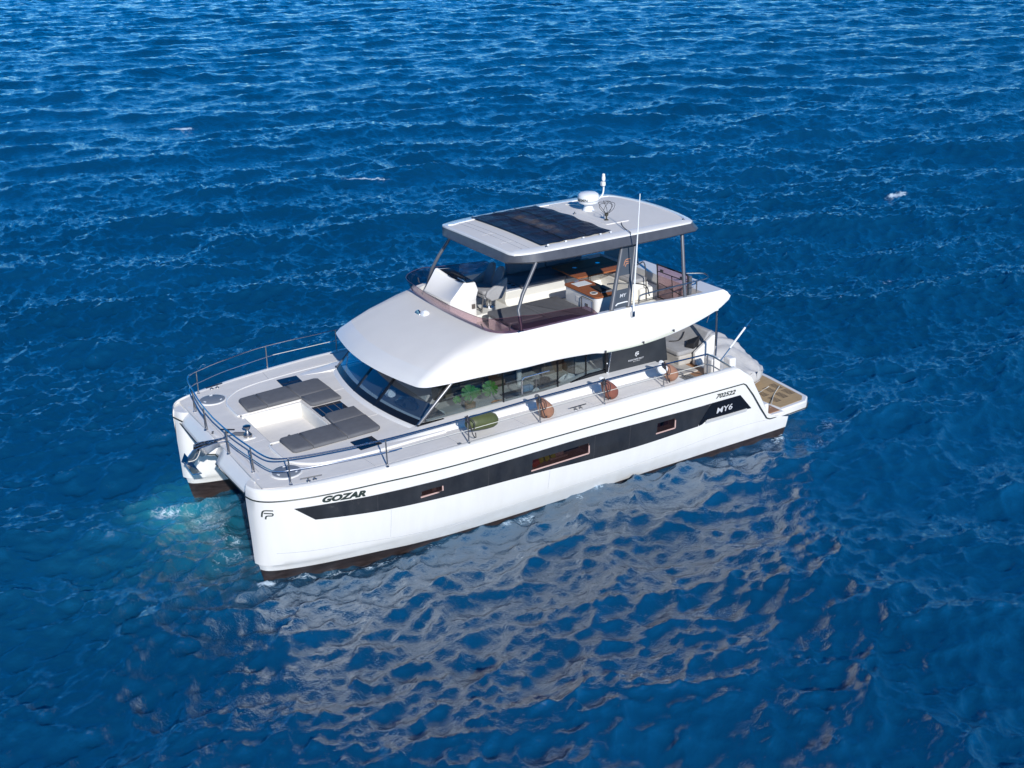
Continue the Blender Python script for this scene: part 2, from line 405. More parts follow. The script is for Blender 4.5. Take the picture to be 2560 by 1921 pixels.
# lapping along the port waterline and at the stern
wl = np.interp(X0, [-7.8, -5, -2, 0, 3, 4, 5, 6.3], [3.33, 3.17, 3.06, 3.04, 3.0, 2.88, 2.74, 2.45])
lap = .5+.5*np.sin(X0*2.1+1.7*np.sin(X0*.9)+.8*np.sin(X0*5.3))
foam += (.36*np.clip((X0-3.2)/2, 0, 1)+.56*lap*np.clip((X0+8)/.5, 0, 1))*np.exp(-((Y0-wl-.08-.10*lap)/(.10+.09*lap))**2)*np.clip((6.6-X0)/.2, 0, 1)
foam += .46*gauss(-9.4, 3.4, .9, .5, .4)+.36*gauss(-8.3, 4.2, .9, .5, -.3)+.4*gauss(-7.9, 3.3, .5, .25)
foam += np.clip((-jac-1.5)*.6, 0, .22)*edge*(1-shel)*coarse
aer = np.clip(.80*gauss(6.9, -1.7, .8, 1.1, .2)+.24*gauss(6.6, -.2, 1.0, 1.7)+.35*gauss(6.3, -3.0, .6, .8)+.30*gauss(2, 0, 7, 2.6), 0, 1)
for nm, arr in (("foam", foam), ("aerated", aer), ("open_water", coarse), ("horizon", 1-edge)):
    at = me.attributes.new(nm, 'FLOAT', 'POINT'); full = np.full(len(co), 1.0 if nm in ("open_water", "horizon") else 0.0, np.float32); full[:base] = np.clip(arr, 0, 1.2).ravel(); at.data.foreach_set("value", full)
wm = bpy.data.materials.new("sea_water"); wm.use_nodes = True; t = wm.node_tree; N_ = t.nodes; Lk = t.links
pb = N_["Principled BSDF"]; out = N_["Material Output"]
def node(ty, **kw):
    n = N_.new(ty)
    for k, v in kw.items(): setattr(n, k, v)
    return n
def val(n, **kw):
    for k, v in kw.items(): n.inputs[k.replace('_', ' ')].default_value = v
    return n
af = node("ShaderNodeAttribute", attribute_name="foam"); aa = node("ShaderNodeAttribute", attribute_name="aerated")
tc = node("ShaderNodeTexCoord")
depth = node("ShaderNodeTexNoise"); val(depth, Scale=.09, Detail=3.0); Lk.new(tc.outputs["Object"], depth.inputs["Vector"])
dr = node("ShaderNodeValToRGB"); dr.color_ramp.elements[0].color = (.0014, .042, .102, 1); dr.color_ramp.elements[1].color = (.0022, .058, .142, 1)
dr.color_ramp.elements[0].position = .35; dr.color_ramp.elements[1].position = .65
Lk.new(depth.outputs["Fac"], dr.inputs[0])
mxa = node("ShaderNodeMix", data_type='RGBA'); mxa.inputs[7].default_value = (.022, .24, .31, 1)
Lk.new(aa.outputs["Fac"], mxa.inputs[0]); Lk.new(dr.outputs[0], mxa.inputs[6])
# foam lace
fn = node("ShaderNodeTexNoise"); val(fn, Scale=2.6, Detail=9.0, Roughness=.72, Distortion=1.2); Lk.new(tc.outputs["Object"], fn.inputs["Vector"])
fv = node("ShaderNodeTexVoronoi", feature='DISTANCE_TO_EDGE'); val(fv, Scale=3.4)
wrp = node("ShaderNodeVectorMath", operation='MULTIPLY_ADD'); Lk.new(fn.outputs["Color"], wrp.inputs[0]); wrp.inputs[1].default_value = (.9, .9, .9); Lk.new(tc.outputs["Object"], wrp.inputs[2])
Lk.new(wrp.outputs[0], fv.inputs["Vector"])
f1 = node("ShaderNodeMapRange"); f1.inputs[1].default_value = .0; f1.inputs[2].default_value = .16; f1.inputs[3].default_value = .30; f1.inputs[4].default_value = 0.0; Lk.new(fv.outputs["Distance"], f1.inputs[0])
s1 = node("ShaderNodeMath", operation='ADD'); Lk.new(fn.outputs["Fac"], s1.inputs[0]); Lk.new(f1.outputs[0], s1.inputs[1])
s2 = node("ShaderNodeMath", operation='ADD'); Lk.new(s1.outputs[0], s2.inputs[0]); Lk.new(af.outputs["Fac"], s2.inputs[1])
s3 = node("ShaderNodeMapRange"); s3.inputs[1].default_value = 1.16; s3.inputs[2].default_value = 1.46; s3.inputs[4].default_value = .92; Lk.new(s2.outputs[0], s3.inputs[0])
pb.inputs["Roughness"].default_value = .06; pb.inputs["IOR"].default_value = 2.5; pb.inputs["Specular Tint"].default_value = (.93, .98, 1.0, 1); pb.inputs["Specular IOR Level"].default_value = .5
Lk.new(mxa.outputs[2], pb.inputs["Base Color"])
b1 = node("ShaderNodeTexNoise"); val(b1, Scale=4.6, Detail=6.0, Roughness=.6, Distortion=.5)
mpn = node("ShaderNodeMapping"); mpn.inputs["Rotation"].default_value = (0, 0, -WDIR); mpn.inputs["Scale"].default_value = (1.1, .9, 1)
Lk.new(tc.outputs["Object"], mpn.inputs[0]); Lk.new(mpn.outputs[0], b1.inputs["Vector"])
bp = node("ShaderNodeBump"); bp.inputs["Strength"].default_value = 1; bp.inputs["Distance"].default_value = .036
Lk.new(b1.outputs["Fac"], bp.inputs["Height"])
b0 = node("ShaderNodeTexNoise"); val(b0, Scale=12.0, Detail=4.0, Roughness=.6, Distortion=.6); Lk.new(mpn.outputs[0], b0.inputs["Vector"])
bp0 = node("ShaderNodeBump"); bp0.inputs["Strength"].default_value = 1; bp0.inputs["Distance"].default_value = .010
Lk.new(b0.outputs["Fac"], bp0.inputs["Height"]); Lk.new(bp0.outputs[0], bp.inputs["Normal"])
# short wavelets out where the mesh is too coarse to carry them
ao = node("ShaderNodeAttribute", attribute_name="open_water")
ah = node("ShaderNodeAttribute", attribute_name="horizon")
rh = node("ShaderNodeMapRange"); rh.inputs[3].default_value = .06; rh.inputs[4].default_value = .38; Lk.new(ah.outputs["Fac"], rh.inputs[0]); Lk.new(rh.outputs[0], pb.inputs["Roughness"])
b3 = node("ShaderNodeTexNoise"); val(b3, Scale=1.15, Detail=3.0, Roughness=.55, Distortion=.5)
mp3 = node("ShaderNodeMapping"); mp3.inputs["Rotation"].default_value = (0, 0, -WDIR-.15); mp3.inputs["Scale"].default_value = (1.3, .55, 1)
Lk.new(tc.outputs["Object"], mp3.inputs[0]); Lk.new(mp3.outputs[0], b3.inputs["Vector"])
bp3 = node("ShaderNodeBump"); bp3.inputs["Distance"].default_value = .16; Lk.new(ao.outputs["Fac"], bp3.inputs["Strength"])
Lk.new(b3.outputs["Fac"], bp3.inputs["Height"]); Lk.new(bp.outputs[0], bp3.inputs["Normal"]); Lk.new(bp3.outputs[0], pb.inputs["Normal"])
fd = node("ShaderNodeBsdfDiffuse"); fd.inputs[0].default_value = (.62, .76, .86, 1)
ms = node("ShaderNodeMixShader"); Lk.new(s3.outputs[0], ms.inputs[0]); Lk.new(pb.outputs[0], ms.inputs[1]); Lk.new(fd.outputs[0], ms.inputs[2]); Lk.new(ms.outputs[0], out.inputs[0])
me.materials.append(wm)
sea = bpy.data.objects.new("sea", me); COL.objects.link(sea); sea["kind"] = "structure"

# ------------------------------------------------------------------ the yacht: hulls
yacht = empty("motor_catamaran", (0, 0, 0), "white two-hulled motor yacht with covered upper deck lying on blue sea", "yacht")
def zdk(x): return 2.43-.022*max(0, x-2.5)
def ysh(d): return herm([0, .03, .08, .2, .42, .81, 1.35, 2.33, 3.3, 4.4, 6, 15], [2.43, 2.57, 2.70, 2.85, 3.0, 3.16, 3.30, 3.45, 3.53, 3.57, 3.58, 3.58], d)
def ywl(d): return herm([0, .1, .5, 1.2, 2.55, 3.3, 5, 9, 11.5, 13, 15], [2.43, 2.47, 2.57, 2.72, 2.9, 2.98, 3.02, 3.06, 3.18, 3.29, 3.36], d)
def szf(z): return herm([-1, 0, .3, .62, 1.2, 1.7, 2.06, 3], [-.25, 0, .35, .62, .84, .94, 1, 1], z)
def xst(z): return herm([-1, 0, .33, .505, .53, 1.2, 2.12, 2.3, 2.44], [5.9, 6.29, 6.35, 6.39, 6.45, 6.46, 6.48, 6.46, 6.38], z)
def xen(z): return herm([-1, .70, .72, .76, 1.39, 1.82, 2.11, 2.26, 2.44], [-7.78, -7.78, -7.76, -7.2, -6.74, -6.47, -6.3, -6.12, -5.85], z)
def yo(x, z):
    d = max(0, xst(z)-x); return ywl(d)+(ysh(d)-ywl(d))*szf(z)
def zbot(x): return herm([-8, -6, -4, -2, 0, 2, 3, 4.1, 5.5, 6.5], [.30, .24, .14, .07, .07, .11, .2, .29, .34, .35], x)
def zrub(x): return herm([-8, -5, -2, 0, 2, 3, 4.2, 5.2, 6.4], [1.96, 2.0, 2.04, 2.06, 2.07, 2.09, 2.12, 2.12, 2.12], x)
NU = 64
us = [(i/NU)**1.7 for i in range(NU+1)]
def hull_ring(u, below):
    ring = []
    def P(z, dy=0, side=1, k=.9):
        xs, xe = xst(z), xen(z); x = xs+(xe-xs)*u
        y = yo(x, z)
        if side > 0: return x, y-dy
        return x, 2.43-(y-2.43)*k
    xm = xst(.3)+(xen(.3)-xst(.3))*u; zb = zbot(xm)
    if below:
        for z in (-.7, -.3, 0, zb*.5, zb): x, y = P(z); ring.append((x, y, z))
        for z in (zb, zb*.5, 0, -.3, -.7): x, y = P(z, side=-1); ring.append((x, y, z))
        ring[0] = (ring[0][0], 2.43+.02, -.7); ring[-1] = (ring[-1][0], 2.43-.02, -.7)
        return ring
    zs = [zb, .42, .505, .53, .62, .70, .75, .9, 1.2, 1.5, 1.8]
    for z in zs: x, y = P(z); ring.append((x, y, z))
    xr = xst(2.1)+(xen(2.1)-xst(2.1))*u
    zr = zrub(xr)
    for z, dy in ((zr-.004, 0), (zr+.004, -.012), (zr+.12, -.012)): x, y = P(z, dy); ring.append((x, y, z))
    zt = zdk(xr)
    e = min(1, 14*u)                         # shoulder inset grows away from the stem
    for z, dy in ((zt-.06, .006), (zt-.015, .03*e), (zt+.012, .075*e+.01), (zt+.018, .13*e+.02), (zt+.002, .165*e+.03)): x, y = P(z, dy); ring.append((x, y, z))
    # inside: under the side deck, lower along the cockpit
    xx = xr; zin = zt-.05 if xx > -4.2 else (1.70 if xx < -4.45 else 1.70+(zt-1.75)*(xx+4.45)/.25)
    x, y = P(zt, .185*e+.03); ring.append((x, y, min(zt-.02, zin+.0) if xx > -4.2 else zin))
    zt2 = min(zin, 2.3)
    yin = 2.43-(yo(xx, 2.0)-2.43)*.78
    ring.append((x, yin, zt2)); 
    for z in (1.5, 1.2, .9, .75, .70, .62, .53, .505, .42, zb): x, y = P(z, side=-1, k=.78+.12*(1.5-z)/1.5); ring.append((x, y, z))
    return ring
def hull_parts(sg):
    mm = (lambda r: [(p[0], sg*p[1], p[2]) for p in r])
    h = B().loft([mm(hull_ring(u, False)) for u in us]).build("hull", HULLW, yacht, ang=32)
    b = B().loft([mm(hull_ring(u, True)) for u in us]).build("antifouling_bottom", BOTTOM, h, ang=40)
    # rubbing strip, with its knee down the stern quarter
    pts = []
    for i in range(60):
        z = 2.12; x = 6.475-(6.475+6.05)*(i/59)**1.5; zz = zrub(x)
        pts.append((x, sg*(yo(x, zz)+.012), zz))
    pts += [(-6.14, sg*3.592, 1.93), (-6.4, sg*3.59, 1.60), (-6.7, sg*3.57, 1.16), (-6.98, sg*3.53, .79), (-7.12, sg*3.50, .72), (-7.45, sg*3.47, .70)]
    # around the bow to the inner side
    ib = [(6.477, sg*2.40, 2.125), (6.42, sg*2.25, 2.11), (6.36, sg*2.12, 2.09)]
    B().tube(ib[::-1]+pts, .016, 8).build("rubbing_strip", RUB, h)
    return h
hulls = {1: hull_parts(1), -1: hull_parts(-1)}
def on_hull(x, z, off, sg=1): return Vector((x, sg*(yo(x, z)+off), z))
# window band
def btop(x): return herm([-6.1, -5.0, -2.9, -.7, 2.1, 3.1, 4.15, 5.3, 5.75], [1.70, 1.70, 1.75, 1.81, 1.81, 1.83, 1.86, 1.905, 1.91], x)
def bbot(x):
    return herm([-6.1, -4.5, -2.9, -2.0, .4, 2.1, 3.7, 4.6, 5.32], [1.20, 1.15, 1.11, 1.13, 1.26, 1.33, 1.42, 1.50, 1.57], x)
def band(sg):
    b = B().use(BAND); rows = []
    xsl = [5.72, 5.62, 5.5, 5.4, 5.32]+[5.2-.12*i for i in range(83)]
    xsl = [x for x in xsl if x > -4.68]+[-4.68]
    for x in xsl:
        zt = btop(x); zb = bbot(x)
        if x > 5.32: zb = 1.57+(x-5.32)/(5.72-5.32)*(1.905-1.57)
        rows.append([(x, zt+(zb-zt)*k/4) for k in range(5)])
    for off in (.010,):
        vr = [[b.v(on_hull(x, z, off, sg)) for x, z in r] for r in rows]; vb = [[b.v(on_hull(x, z, -.01, sg)) for x, z in r] for r in rows]
        n = len(rows)
        for i in range(n-1):
            for k in range(4): b.f([vr[i][k], vr[i+1][k], vr[i+1][k+1], vr[i][k+1]])
            b.f([vb[i][0], vb[i+1][0], vr[i+1][0], vr[i][0]]); b.f([vr[i][4], vr[i+1][4], vb[i+1][4], vb[i][4]])
    ob = b.build("window_band", None, hulls[sg], ang=60)
    # after panel, darker, in its recess with a pale ledge below
    b = B()
    poly = [(-4.70, 1.16), (-4.70, 1.24), (-5.04, 1.70), (-5.98, 1.69), (-6.40, 1.22), (-6.22, 1.23), (-6.2, 1.25), (-4.95, 1.27), (-4.80, 1.18)]
    vo = [b.v(on_hull(x, z, .016, sg)) for x, z in poly]; vi = [b.v(on_hull(x, z, -.01, sg)) for x, z in poly]
    b.f(vo); [b.f([vo[i], vi[i], vi[(i+1) % len(vo)], vo[(i+1) % len(vo)]]) for i in range(len(vo))]
    poly = [(-4.70, 1.25), (-4.70, 1.70), (-5.02, 1.70)]
    b.build("after_panel", BLACK, hulls[sg], smooth=False)
    b = B(); poly = [(-4.66, 1.15), (-4.66, 1.70), (-5.02, 1.70), (-4.71, 1.25)]
    vo = [b.v(on_hull(x, z, .013, sg)) for x, z in poly]; vi = [b.v(on_hull(x, z, -.01, sg)) for x, z in poly]
    b.f(vo); [b.f([vo[i], vi[i], vi[(i+1) % 4], vo[(i+1) % 4]]) for i in range(4)]
    b.build("band_end_panel", BAND, hulls[sg], smooth=False)
    # pale ledge along the lower edge of the after panel
    b = B(); rings = []
    for x in (-4.90, -5.4, -5.9, -6.24):
        zl = 1.255
        rings.append([on_hull(x, zl-.10, .001, sg), on_hull(x, zl-.005, .045, sg), on_hull(x, zl, .02, sg), on_hull(x, zl, -.02, sg), on_hull(x, zl-.1, -.02, sg)])
    b.loft(rings).build("recess_ledge", HULLW, hulls[sg], smooth=False)
    return ob
bands = {s: band(s) for s in (1, -1)}
# opening portholes: pockets cut into the hull and the band
def porthole(x0, x1, z0, z1, sg, deep=.30):
    slope = (bbot(x0)-bbot(x1))/(x1-x0)*0
    cut = B().use(PINK); yc = yo((x0+x1)/2, (z0+z1)/2)
    cut.span((x0, sg*(yc-deep), z0), (x1, sg*(yc+.2), z1))
    c = cut.build("cutter", None, None, smooth=False)
    for ob in (hulls[sg], bands[sg]):
        md = ob.modifiers.new("cut", 'BOOLEAN'); md.object = c; md.operation = 'DIFFERENCE'; md.solver = 'EXACT'
        md.material_mode = 'TRANSFER'
        dg = bpy.context.evaluated_depsgraph_get(); nm = bpy.data.meshes.new_from_object(ob.evaluated_get(dg))
        ob.modifiers.remove(md); old = ob.data; ob.data = nm; nm.name = ob.name; bpy.data.meshes.remove(old)
    bpy.data.objects.remove(c)
    # plum back wall and tinted pane
    B().span((x0+.004, sg*(yc-deep+.004), z0+.004), (x1-.004, sg*(yc-deep+.02), z1-.004)).build("porthole_back", PLUM, bands[sg], smooth=False)
    p = B(); ps = [(x0, z0), (x1, z0), (x1, z1), (x0, z1)]
    a = [p.v(on_hull(x, z, .002, sg)) for x, z in ps]; b_ = [p.v(on_hull(x, z, -.006, sg)) for x, z in ps]
    p.f(a); p.f(b_[::-1]); [p.f([a[i], b_[i], b_[(i+1) % 4], a[(i+1) % 4]]) for i in range(4)]
    p.build("porthole_pane", HGLASS, bands[sg], smooth=False)
    # copper coloured frame, thin, standing 6 mm proud
    f = B()
    for a0, a1 in (((x0-.025, z0-.03), (x1+.025, z0)), ((x0-.03, z0), (x0, z1+.0)),):
        o0 = on_hull((a0[0]+a1[0])/2, (a0[1]+a1[1])/2, 0, sg)
        f.span((a0[0], o0.y-sg*.02, a0[1]), (a1[0], o0.y+sg*.016, a1[1]))
    f.build("porthole_frame", PINK, bands[sg], smooth=False)
    return yc
for sg in (1, -1):
    y1 = porthole(2.51, 3.00, 1.53, 1.65, sg, .22)
    y2 = porthole(-1.35, .20, 1.36, 1.62, sg, .42)
    y3 = porthole(-3.91, -3.37, 1.33, 1.59, sg, .26)
    c = B().use(CORAL); c.box((.02, sg*(y2-.20), 1.42), (.20, .2, .12), Matrix.Rotation(.2, 3, 'Y'))
    c.use(YEL)
    for k in range(3): c.box((-.16-.16*k, sg*(y2-.24), 1.45+.008*k), (.13, .16, .17), Matrix.Rotation(.25, 3, 'Y'))
    c.use(PINK); c.box((-.66, sg*(y2-.28), 1.47), (.26, .2, .12)); c.box((-.62, sg*(y2-.22), 1.395), (.5, .2, .05))
    c.build("cabin_cushion", None, bands[sg], bevel=.02)
    c = B().use(DARKIN); c.span((-.85, sg*(y2-.36), 1.38), (-1.30, sg*(y2-.33), 1.53)); c.build("cabin_screen", None, bands[sg], smooth=False)
    c = B().use(PINK); c.box((2.66, sg*(y1-.12), 1.57), (.10, .1, .06)); c.build("cabin_item", None, bands[sg], smooth=False)
    c = B().use(BLACK); c.box((-3.66, sg*(y3-.22), 1.45), (.03, .04, .22), Matrix.Rotation(.7, 3, 'Y')); c.box((-3.72, sg*(y3-.21), 1.44), (.03, .04, .18), Matrix.Rotation(-.7, 3, 'Y')); c.build("cabin_item", None, bands[sg], smooth=False)
    # thin vertical joints in the band
    for x in (4.0, 1.35, -1.52, -2.55):
        B().tube([on_hull(x, btop(x)-.02-(btop(x)-bbot(x)-.04)*k/4, .011, sg) for k in range(5)], .004, 5).build("band_joint", DKSEAM, bands[sg])
    # chine line and panel joints in the topsides
    j = B(); xs2 = [6.1, 5.3, 4.4, 3.2, 2, 0, -2, -3.9, -5.2, -6.3, -7.2]
    zc = [.85, .79, .73, .58, .50, .52, .55, .62, .72, .76, .70]
    pts = cr([on_hull(x, z, -.001, sg) for x, z in zip(xs2, zc)], 6)
    j.tube([on_hull(p.x, p.z, -.001, sg) for p in pts], .005, 5)
    for x in (3.70, -.3): j.tube([on_hull(x, bbot(x)-.02-(bbot(x)-.7)*k/8, -.001, sg) for k in range(9)], .003, 5)
    j.build("chine_line", LTSEAM, hulls[sg])
# scuff on the port topsides
sc = B()
for k in range(5):
    x = 2.35-.09*k; sc.tube([on_hull(x, .40+.006*k, .001), on_hull(x-.35, .44+.008*k, .001)], [.001, .005], 5)
sc.build("scuff_mark", LTSEAM, hulls[1])
# lettering
def place_hull(x0, z0, x1, z1, off=.004):
    dx, dz = x1-x0, z1-z0; L = math.hypot(dx, dz)
    def pl(u, v):
        x = x0+dx*u/L-(-dz)/L*v*0; z = z0+dz*u/L+v
        return on_hull(x, z, off)
    return pl
pl = place_hull(5.19, 1.955, 4.2, 1.895)
textmesh("lettering", "GOZAR", .185, LETTER, hulls[1], pl, shear=.35, bold=.011, stretch=1.42)
pl = place_hull(-5.16, 1.795, -5.97, 1.765, .010)
textmesh("lettering", "702522", .165, LETTER, hulls[1], pl, shear=.30, bold=.005, stretch=1.27)
pl = place_hull(-5.20, 1.38, -5.82, 1.385, .032)
textmesh("lettering", "MY6", .215, SILV, hulls[1], pl, shear=.12, bold=.003, stretch=1.30)
# bow emblem, four strokes
def emblem(b, place, s, thick, off=0):
    """the builder's mark: a rounded F hooked into a P, laid out in a unit square"""
    T = thick
    def stroke(pts, ww):
        pts = [Vector((p[0], p[1])) for p in pts]; n = len(pts); L = []; Rr = []
        for i in range(n):
            d = (pts[min(i+1, n-1)]-pts[max(i-1, 0)]).normalized(); nrm = Vector((-d.y, d.x))
            L.append(pts[i]+nrm*ww/2); Rr.append(pts[i]-nrm*ww/2)
        lv = [b.v(place(p.x*s, p.y*s)) for p in L]; rv = [b.v(place(p.x*s, p.y*s)) for p in Rr]
        for i in range(n-1): b.f([lv[i], lv[i+1], rv[i+1], rv[i]])
    stroke([(.05, .12), (.09, .55), (.14, .75), (.25, .86), (.42, .90), (1.0, .90)], T)
    stroke([(.22, .58), (.60, .58), (.93, .58), (.97, .52), (.93, .36), (.85, .32), (.52, .30), (.42, .26), (.37, .18), (.33, -.10)], T)
b = B(); emblem(b, place_hull(6.32, 1.73, 6.13, 1.72, .006), .21, .13); b.build("emblem", LETTER, hulls[1], smooth=False)

# ------------------------------------------------------------------ bridge deck, bow fascia, decks
b = B()
b.prism([(6.02, 1.96), (5.9, 2.0), (3.0, 2.0), (2.9, 2.34), (-4.3, 2.36), (-4.3, 1.66), (-6.35, 1.66), (-6.35, .9), (4.6, .85), (5.4, 1.2)], 'y', -2.05, 2.05)
b.build("bridge_deck", GEL, yacht, smooth=False)
# fascia between the bows: lofted across, with the anchor gap near the middle
b = B(); rings = []
ys_ = [-2.30, -2.2, -2.05, -1.85, -1.4, -.9, -.45, -.22, -.12, .22, .36, .6, .95, 1.4, 1.85, 2.05, 2.2, 2.30]
for y in ys_:
    a = abs(y); gap = 1 if -.2 < y < .3 else 0
    xt = 6.10+.05*(1-(a/2.2)**2) - .17*gap; xb = 6.41-.03*(a/2.2)**2 - .16*gap
    if a > 2.0: k = (a-2.0)/.3; xb -= .02*k; xt += .06*k
    zt = zdk(6.1)+.005; zl = 2.03
    rings.append([(xt-.25, y, zt-.02), (xt-.02, y, zt+.0), (xt+.04, y, zt-.015), (xt+(xb-xt)*.5, y, (zt+zl)/2+.03), (xb-.03, y, zl+.05), (xb, y, zl), (xb-.01, y, zl-.06), (xb-.10, y, zl-.10), (xb-.45, y, zl-.14), (xb-.9, y, 1.75), (xb-1.0, y, 2.1)])
b.loft(rings).build("bow_fascia", GEL, yacht, ang=50)
b = B(); b.tube([( -.03*(abs(y)/2.2)**2+6.415-(.16 if -.2 < y < .3 else 0), y, 2.0) for y in ys_], .014, 6).build("fascia_strip", RUB, yacht)
# side and fore deck
side = []
for i in range(50):
    x = 6.2-(6.2+4.32)*i/49; side.append((x, max(.5, yo(x, 2.1)-.175)))
outer = side + [(-4.32, 2.0)] + [(-4.32, -2.0)] + mir(side)[::-1]
outer = [p for i, p in enumerate(outer)]
well = rrect(3.85, 5.27, -.86, .93, .10)
well[0:6] = [(5.27, .93)]
well = [(5.27, .93)]+rrect(3.85, 5.27, -.86, .93, .10)[6:18]+[(5.27, -.86)]
cabin_hole = rrect(-2.8, 2.2, -2.05, 2.05, .2)
b = B().plate(outer, [well, cabin_hole], lambda x, y: zdk(x), .05)
deck = b.build("deck", DECK, yacht, smooth=False)
# raised trunk either side of the well
def ztr(x, y=0): return zdk(x)+.035
tk = rrect(1.9, 5.36, -2.62, 2.62, .45, 6)
tk = [(x, y*(1 if x < 4.3 else 1-.10*((x-4.3)/1.06)**1.5)) for x, y in tk]
gap = [(5.5, .93), (3.85+.1, .93)]
left = [(1.9, .93), (3.0, .93), (5.36, .97), (5.38, 1.2), (5.36, 1.72), (5.28, 1.98), (5.10, 2.22), (4.8, 2.44), (4.3, 2.57), (3.4, 2.64), (2.6, 2.655), (1.9, 2.66)]
for sgn in (1, -1):
    B().plate([(x, y*sgn) for x, y in left], [], lambda x, y: ztr(x), .06).build("deck_trunk", DECK, deck, smooth=False, bevel=.018)
B().plate([(1.9, -.92), (3.0, -.92), (3.84, -.92), (3.84, .92), (1.9, .92)], [], lambda x, y: ztr(x), .06).build("deck_trunk", DECK, deck, smooth=False)
# bevelled white margin of the trunk
for sgn in (1, -1):
    pth = cr([(x, y*sgn, zdk(x)+.018) for x, y in left[2:]], 5)
    B().tube(pth, .030, 8).build("trunk_margin", GEL, deck)
# well: floor and walls
b = B()
b.span((3.80, -.92, 2.02), (5.30, .98, 2.06)); b.build("well_floor", DECK, deck, smooth=False)
for a_, c_ in (((3.86, .895, 2.055), (5.33, .922, 2.418)), ((3.86, -.852, 2.055), (5.33, -.825, 2.418)), ((3.858, -.85, 2.056), (3.885, .92, 2.42)), ((5.262, -.85, 2.056), (5.275, .92, 2.364))):
    B().span(a_, c_).build("well_wall", CREAM, deck, smooth=False, bevel=.008)
B().lathe((4.55, .02, 2.064), [(0, .004), (.028, .004), (.032, 0)], 14).build("drain", DKSEAM, deck)
# seams of the non-skid panels (thin grey caulking)
b_pts = [[(6.0, -2.0), (6.0, 2.0)], [(5.27, .95), (5.27, -.9)], [(5.98, .55), (5.3, .55)], [(5.9, -.1), (5.3, -.12)], [(4.75, 2.45), (5.5, 2.62)], [(3.95, 2.66), (3.9, 3.25)], [(3.95, -2.66), (3.9, -3.25)], [(2.0, 2.78), (1.95, 3.36)], [(-1.6, 2.82), (-1.66, 3.36)], [(.3, 2.80), (.25, 3.36)]]
for pth in b_pts:
    B().tube([(x, y, zdk(x)+.0005) for x, y in pth], .006, 5).build("deck_seam", LTSEAM, deck)
for sgn in (1, -1):
    pth = [(x, sgn*(yo(x, 2.1)-.235), zdk(x)+.0005) for x in [5.9-.2*i for i in range(51)]]
    B().tube(pth, .007, 5).build("deck_seam", LTSEAM, deck)
    pth = [(x, sgn*2.84, zdk(x)+.0005) for x in [3.6-.2*i for i in range(38)]]
    B().tube(pth, .006, 5).build("deck_seam", LTSEAM, deck)
    # anchor-locker style round lid
    c = (5.52, sgn*2.34)
    hb = B().lathe((c[0], c[1], zdk(5.52)), [(.34, -.01), (.34, .012), (.325, .02), (.305, .02), (.30, .008)], 40).build("round_hatch", GEL, deck)
    hl = B().lathe((c[0], c[1], zdk(5.52)), [(.298, 0), (.298, .018), (.29, .022), (.02, .024)], 40).build("lid", LID, hb)
    for an in (20, 140, 260):
        B().box((c[0]+.22*math.cos(R(an)), c[1]+.22*math.sin(R(an)), zdk(5.52)+.028), (.07, .035, .012), Matrix.Rotation(R(an+90), 3, 'Z')).build("latch", WHITE, hb, bevel=.004)
    # dark deck window
    hw = B().prism([(3.87, 1.93*sgn), (3.85, 2.43*sgn), (3.33, 2.42*sgn), (3.35, 1.92*sgn)], 'z', ztr(3.6)-.02, ztr(3.6)+.012).build("deck_window", HATCHG, deck, smooth=False, bevel=.006)
    B().box((3.60, 2.2*sgn, ztr(3.6)+.016), (.05, .03, .01)).build("hinge", STEEL, hw, smooth=False)
    for x in (5.24, 1.3): pass
hw = B().prism([(3.82, -.31), (3.82, .31), (3.10, .31), (3.10, -.31)], 'z', ztr(3.5)-.02, ztr(3.5)+.010).build("deck_window", HATCHG, deck, smooth=False, bevel=.006)
for k in range(3): B().box((3.3+.2*k, 0, ztr(3.5)+.011), (.012, .6, .006)).build("glazing_bar", TANIN, hw, smooth=False)
for y in (-.92, .99): B().lathe((5.32, y, zdk(5.3)+.036), [(0, .004), (.022, .004), (.026, 0)], 12).build("drain", DKSEAM, deck)
# sun lounge cushions
def cush(name, poly, z, h, m=CUSH, r=.03, parent=yacht, zf=None):
    b = B(); pillow(b, poly, z, z+h, r, zf); return b.build(name, m, parent, ang=50)
for sgn in (1, -1):
    q_ = lambda pts: [(x, y*sgn) for x, y in (pts if sgn > 0 else pts[::-1])]
    zc_ = 2.405
    zf = lambda x, y: ztr(x)-ztr(4.2)
    zb = ztr(4.2)+.002
    cush("sun_pad_cushion", q_([(4.66, .945), (5.08, .945), (5.13, 1.0), (5.10, 1.66), (5.03, 1.73), (4.66, 1.755)]), zb, .095, zf=zf)
    cush("sun_pad_cushion", q_([(3.86, .945), (4.65, .945), (4.65, 1.757), (3.86, 1.775)]), zb, .095, zf=zf)
    cush("sun_pad_cushion", q_([(3.03, .945), (3.85, .945), (3.85, 1.775), (3.12, 1.785), (3.04, 1.72)]), zb, .095, zf=zf)
    cush("sun_pad_cushion", q_([(3.04, .345), (3.72, .345), (3.80, .42), (3.82, .935), (3.04, .935)]), zb, .095, zf=zf)
